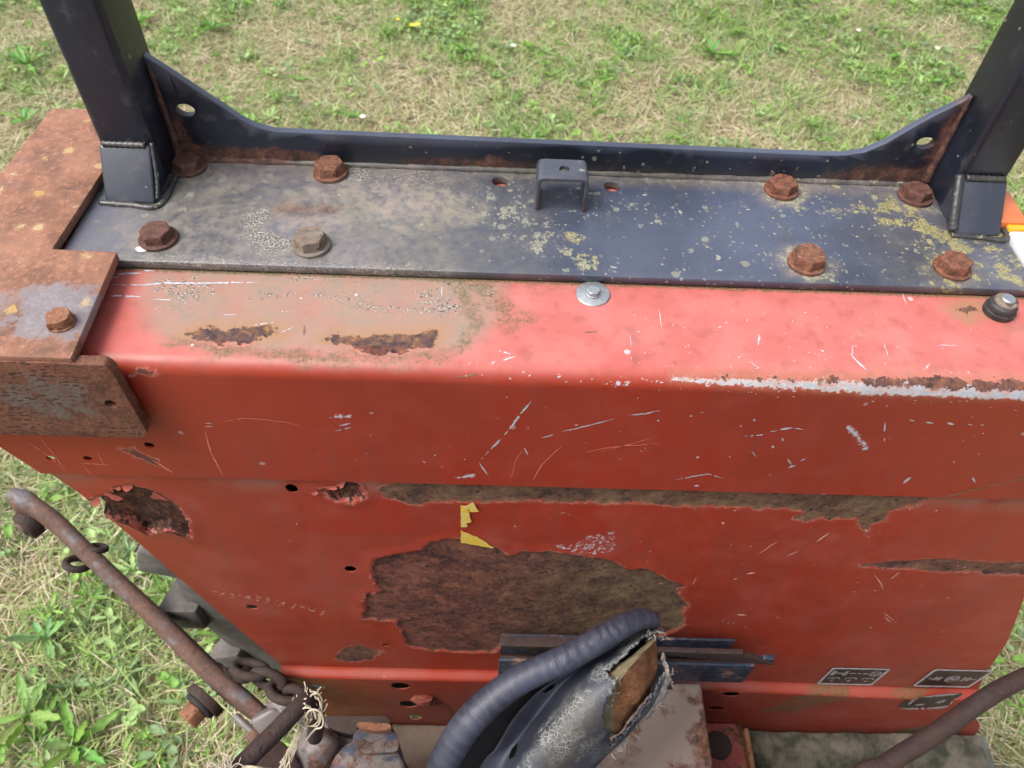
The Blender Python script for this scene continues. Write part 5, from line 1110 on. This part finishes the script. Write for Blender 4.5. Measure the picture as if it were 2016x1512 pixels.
# ================================================================== TWINE (tied on, a thing of its own)
bm = bmesh.new(); rr = random.Random(12)
def strand(pts, r): v, f, a = sweep(catmull(pts, 6), r, 5, True); bm_add(bm, v, f)
hc = oz(604,1384,.838)
for k in range(13):      # wraps round the hook
    a0 = rr.uniform(0, 6.28); ax = oz(598,1392,.842)+np.array([rr.uniform(-.006,.010), rr.uniform(-.010,.006), 0]); pts = []
    for s in range(7):
        a = a0+s*.75; pts.append(ax+np.array([.0105*math.cos(a)*.8+.003, .0105*math.sin(a)*.6, .0105*math.sin(a)])*rr.uniform(.85, 1.02))
    strand(pts, rr.uniform(.0005, .0009))
for k in range(22):      # frayed ends
    p = hc+np.array([rr.uniform(-.008,.014), rr.uniform(-.006,.008), rr.uniform(0,.009)]); d = np.array([rr.uniform(-.9,1.3), rr.uniform(-.6,1.1), rr.uniform(-.6,.9)]); pts = [p]; L = rr.uniform(.006, .016)
    for s in range(3): d = d+np.array([rr.uniform(-.5,.5), rr.uniform(-.5,.5), rr.uniform(-.8,.2)]); pts.append(pts[-1]+d/np.linalg.norm(d)*L/3)
    strand(pts, rr.uniform(.0003, .0006))
for k in range(18):      # tail hanging down
    pts = [oz(594+rr.uniform(-5,5), 1420+rr.uniform(-6,6), .825), oz(588+rr.uniform(-6,6), 1445, .80), oz(574+rr.uniform(-9,9), 1478, .775), oz(560+rr.uniform(-16,14), 1508+rr.uniform(-8,20), .75)]
    strand(pts, rr.uniform(.0004, .0007))
strand([oz(630,1400,.835), oz(628,1425,.83), oz(612,1445,.82), oz(602,1458,.815)], .0009)
tag(bmobj('baler_twine', bm, 'twine', None, True), 'bleached frayed twine knotted round the hooked lever', 'twine')
bm = bmesh.new()
for k in range(60):
    b0 = oz(438+rr.uniform(-8,14), 1520+rr.uniform(-6,8), .868); d = np.array([rr.uniform(-1,.9), rr.uniform(-.3,1.2), rr.uniform(-.2,.8)]); pts = [b0]; L = rr.uniform(.006, .017)
    for s in range(3): d = d+np.array([rr.uniform(-.5,.5) for _ in range(3)]); pts.append(pts[-1]+d/np.linalg.norm(d)*L/3)
    strand(pts, rr.uniform(.0003, .0006))
for k in range(5): strand([oz(440, 1514+k, .866), oz(480, 1508+k*2, .862), oz(520, 1512+k*2, .855), oz(560, 1520+k, .80)], .0007)
tag(bmobj('twine_knot', bm, 'twine', None, True), 'white twine tuft at the bottom edge below the hooked lever', 'twine')

# ================================================================== LAWN
def visible(x, y, m=230, z=.02):
    px, py, d = project(np.stack([x, y, np.full_like(x, z)], -1)); return (px > -m) & (px < 2016+m) & (py > -m) & (py < 1512+m) & (d > 0)
def patchy(x, y): return fbm(x*2.1+.7, y*2.1, 41)*.6+fbm(x*6, y*6, 47)*.4-.11*sm(-np.asarray(x), .1, .8)-.02
def blades(n, Lr, Wr, flat, colf, seed, zone=None):
    r = np.random.default_rng(seed); x = r.uniform(-3.0, 3.0, n*3); y = r.uniform(-.55, 4.3, n*3); k = visible(x, y)
    if zone is not None: k &= zone(x, y, r)
    x, y = x[k][:n], y[k][:n]; n = len(x)
    L = r.uniform(*Lr, n); wd = r.uniform(*Wr, n); az = r.uniform(0, 2*np.pi, n)+.9*(fbm(x*5, y*5, 3)-.5)*6; tilt = r.uniform(*flat, n); bend = r.uniform(.1, .9, n)
    d0 = np.stack([np.cos(az)*np.sin(tilt), np.sin(az)*np.sin(tilt), np.cos(tilt)], -1); side = np.stack([-np.sin(az+r.uniform(-.6,.6,n)), np.cos(az+r.uniform(-.6,.6,n)), r.uniform(-.4,.4,n)], -1)
    base = np.stack([x, y, .004+.02*(fbm(x*1.3, y*1.3, 3)-.5)-.012+r.uniform(0,.012,n)], -1); V = []
    for s, wk in ((0, .8), (.45, 1.0), (.8, .65)):
        c = base+d0*(L*s)[:,None]; c[:,2] -= bend*L*s*s*.55; c[:,2] = np.maximum(c[:,2], .003+.012*s*r.random(n)); c[:,:2] += (np.stack([np.cos(az), np.sin(az)], -1)*(bend*L*s*s*.4)[:,None])
        V += [c-side*(wd*wk*.5)[:,None], c+side*(wd*wk*.5)[:,None]]
    tip = base+d0*L[:,None]; tip[:,2] -= bend*L*.6; tip[:,2] = np.maximum(tip[:,2], .004); tip[:,:2] += np.stack([np.cos(az), np.sin(az)], -1)*(bend*L*.4)[:,None]
    V.append(tip); V = np.stack(V, 1).reshape(-1, 3); k = np.arange(n)*7
    Q = np.concatenate([np.stack([k, k+1, k+3, k+2], 1), np.stack([k+2, k+3, k+5, k+4], 1)]); Tt = np.stack([k+4, k+5, k+6], 1)
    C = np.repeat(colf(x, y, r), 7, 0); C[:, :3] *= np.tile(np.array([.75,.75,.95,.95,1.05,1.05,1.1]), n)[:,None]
    return V, Q, Tt, C
def col_green(x, y, r):
    n = len(x); t = r.random(n)[:,None]; u = (r.random(n) < .2)[:,None]; p = fbm(x*1.1, y*1.1, 77)[:,None]
    c = np.array([.19,.29,.075])*(1-t)+np.array([.43,.54,.20])*t; c = np.where(u, np.array([.16,.24,.12]), c); c = c*(.8+.5*p); return np.concatenate([c, np.ones((n,1))], 1)
def col_straw(x, y, r):
    n = len(x); t = r.random(n)[:,None]; u = (r.random(n) < .22)[:,None]
    c = np.array([.42,.33,.20])*(1-t)+np.array([.86,.76,.57])*t; c = np.where(u, np.array([.34,.34,.16]), c); return np.concatenate([c, np.ones((n,1))], 1)
def merge(parts, name, mat, label):
    V = []; L = []; S = []; C = []; off = 0; k = 0
    for v, Q, Tt, c in parts:
        V.append(v); C.append(c); L += [Q.reshape(-1)+off, Tt.reshape(-1)+off]; S += [np.full(len(Q), 4), np.full(len(Tt), 3)]; off += len(v)
    V = np.concatenate(V); L = np.concatenate(L).astype(np.int32); S = np.concatenate(S).astype(np.int32); C = np.concatenate(C)
    me = bpy.data.meshes.new(name); me.vertices.add(len(V)); me.vertices.foreach_set('co', V.astype(np.float32).reshape(-1)); me.loops.add(len(L)); me.loops.foreach_set('vertex_index', L)
    me.polygons.add(len(S)); me.polygons.foreach_set('loop_start', (np.cumsum(S)-S).astype(np.int32)); me.update(calc_edges=True)
    me.attributes.new('Col', 'FLOAT_COLOR', 'POINT').data.foreach_set('color', C.astype(np.float32).reshape(-1)); me.validate()
    o = link(name, me, mat, None, True); tag(o, label, kind='stuff'); return o
gz = lambda x, y, r: r.random(len(x)) < np.clip((patchy(x, y)-.35)*6, .15, 1)
szn = lambda x, y, r: r.random(len(x)) < np.clip((.64-patchy(x, y))*6, .18, 1)
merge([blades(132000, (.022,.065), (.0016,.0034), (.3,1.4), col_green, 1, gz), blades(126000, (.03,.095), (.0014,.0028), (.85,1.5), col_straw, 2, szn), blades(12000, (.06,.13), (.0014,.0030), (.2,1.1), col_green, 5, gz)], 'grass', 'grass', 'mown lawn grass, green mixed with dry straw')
# broad leaves: lobed and round
def leafmesh(L, wd, lobes, col, base, az, tilt, curl, r):
    n = 7; V = []; F = []; C = []
    sa, ca_ = math.sin(az), math.cos(az)
    for i in range(n+1):
        t = i/n; w_ = wd*(math.sin(math.pi*min(1, t*.92+.08))**.8)*(.35+.65*t)
        if lobes and i % 2: w_ *= r.uniform(.55, .8)
        if i == n: w_ = wd*.05
        s = L*t; h = math.cos(tilt)*s-curl*L*t*t; rr_ = math.sin(tilt)*s
        for q in (-1, 0, 1):
            dz = .22*wd*abs(q); o = q*w_*.5; V.append((base[0]+ca_*rr_-sa*o, base[1]+sa*rr_+ca_*o, max(.004, base[2]+h+dz))); k = r.uniform(.85, 1.12)*(1.15 if q == 0 else 1); C.append((col[0]*k, col[1]*k, col[2]*k, 1))
    for i in range(n):
        for q in range(2): F.append((i*3+q, i*3+q+1, (i+1)*3+q+1, (i+1)*3+q))
    return V, F, C
def greens(r):
    c = r.choice(((.13,.26,.045), (.17,.33,.06), (.24,.40,.09), (.22,.33,.15), (.32,.46,.18))); k = r.uniform(.85, 1.15); return tuple(v*k for v in c)
r = random.Random(31); V = []; F = []; C = []; cnt = 0
while cnt < 2100:
    x, y = r.uniform(-2.9, 2.9), r.uniform(-.5, 4.2)
    if not visible(np.array([x]), np.array([y]), 60)[0]: continue
    p = float(patchy(np.array([x]), np.array([y]))[0])
    if r.random() > max(.08, (p-.38)*4): continue
    cnt += 1; g0 = greens(r); kind = r.random(); m = r.randint(3, 7); a0 = r.uniform(0, 6.28)
    for k in range(m):
        if kind < .5: v, f, c = leafmesh(r.uniform(.025,.06), r.uniform(.010,.018), True, g0, (x, y, .012), a0+k*6.28/m+r.uniform(-.4,.4), r.uniform(.75,1.45), r.uniform(0,.25), r)
        elif kind < .8: v, f, c = leafmesh(r.uniform(.018,.04), r.uniform(.014,.028), False, g0, (x+r.uniform(-.03,.03), y+r.uniform(-.03,.03), r.uniform(.012,.04)), r.uniform(0,6.28), r.uniform(1.0,1.7), .1, r)
        else: v, f, c = leafmesh(r.uniform(.03,.07), r.uniform(.004,.008), False, g0, (x, y, .01), a0+k*6.28/m+r.uniform(-.5,.5), r.uniform(.3,1.2), r.uniform(.1,.5), r)
        F += [tuple(i+len(V) for i in q) for q in f]; V += v; C += c
me = bpy.data.meshes.new('ground_cover'); me.from_pydata(V, [], F); me.attributes.new('Col', 'FLOAT_COLOR', 'POINT').data.foreach_set('color', np.array(C, np.float32).reshape(-1))
tag(link('ground_cover', me, 'leaf', None, True), 'low broadleaf weeds scattered through the lawn', kind='stuff')
# single rosettes that stand out
spots = [((150,1470), .10, 10, (.15,.30,.06), 'large dark green dandelion rosette at the bottom left of the lawn'), ((60,1410), .10, 8, (.20,.33,.08), 'pale green dandelion left of the largest rosette'), ((95,1260), .09, 7, (.20,.31,.12), 'pale dusty dandelion below the lift arm'),
         ((215,1150), .06, 6, (.17,.29,.08), 'small dandelion between the lift arm and the ring'), ((55,130), .10, 9, (.16,.32,.07), 'bright green dandelion left of the left post'), ((50,240), .09, 8, (.17,.34,.08), 'dandelion by the far corner of the rusty bracket'),
         ((275,50), .10, 8, (.15,.32,.06), 'green dandelion just right of the left post top'), ((420,60), .10, 8, (.16,.31,.07), 'dandelion in dry grass right of the left post'), ((700,235), .08, 8, (.17,.32,.08), 'dandelion close behind the black upstand left of centre'), ((1400,110), .10, 9, (.14,.28,.06), 'dark dandelion in the upper right lawn')]
for (x, y), L, m, colr, lab in spots:
    c = oz(x, y, .015); root = empty('dandelion', (c[0], c[1], .008)); tag(root, lab, 'dandelion', 'dandelions in the lawn'); a0 = r.uniform(0, 6.28)
    for k in range(m):
        v, f, cc = leafmesh(L*r.uniform(.45, 1.0), L*r.uniform(.24, .36), True, tuple(v_*r.uniform(.8, 1.25) for v_ in colr), (0, 0, .012), a0+k*6.28/m+r.uniform(-.5,.5), r.uniform(.7,1.5), r.uniform(0,.2), r)
        me = bpy.data.meshes.new('leaf'); me.from_pydata(v, [], f); me.attributes.new('Col', 'FLOAT_COLOR', 'POINT').data.foreach_set('color', np.array(cc, np.float32).reshape(-1)); link('leaf', me, 'leaf', root, True)
def flower(name, px, h, rad, mat, n, lab, cat, grp):
    c = oz(*px, h); root = empty(name, (c[0], c[1], 0)); tag(root, lab, cat, grp)
    bm = bmesh.new(); bm_cyl(bm, (0,0,0), (0,0,h), .0012, .001, 6); bmobj('stem', bm, 'stem', root)
    bm = bmesh.new()
    for k in range(n):
        a = 2*math.pi*k/n; u = np.array([math.cos(a), math.sin(a), .25]); s = np.array([-math.sin(a), math.cos(a), 0]); b = np.array([0, 0, h])
        q = [b, b+u*rad*.6-s*rad*.32, b+u*rad, b+u*rad*.6+s*rad*.32]; bm.faces.new([bm.verts.new(v) for v in q])
    bmobj('petals', bm, mat, root)
flower('buttercup', (822,48), .06, .014, 'petal', 8, 'rightmost of the small yellow flowers in the lawn', 'flower', 'yellow flowers in the lawn')
flower('buttercup', (811,50), .06, .014, 'petal', 8, 'middle one of the small yellow flowers in the lawn', 'flower', 'yellow flowers in the lawn')
flower('buttercup', (783,38), .06, .010, 'petal', 7, 'leftmost and smallest of the yellow flowers in the lawn', 'flower', 'yellow flowers in the lawn')
for (x, y), lab in (((714,230), 'white clover head close behind the black upstand'), ((1010,90), 'white clover head at the top middle of the lawn'), ((1690,60), 'white clover head in the upper right lawn'), ((1845,95), 'white clover head left of the right post top')):
    flower('clover_flower', (x, y), .05, .012, 'wpetal', 9, lab, 'flower', 'white clover heads in the lawn')
for m_ in ('t', 'c'):
    if m_ in bpy.data.meshes and bpy.data.meshes[m_].users == 0: bpy.data.meshes.remove(bpy.data.meshes[m_])
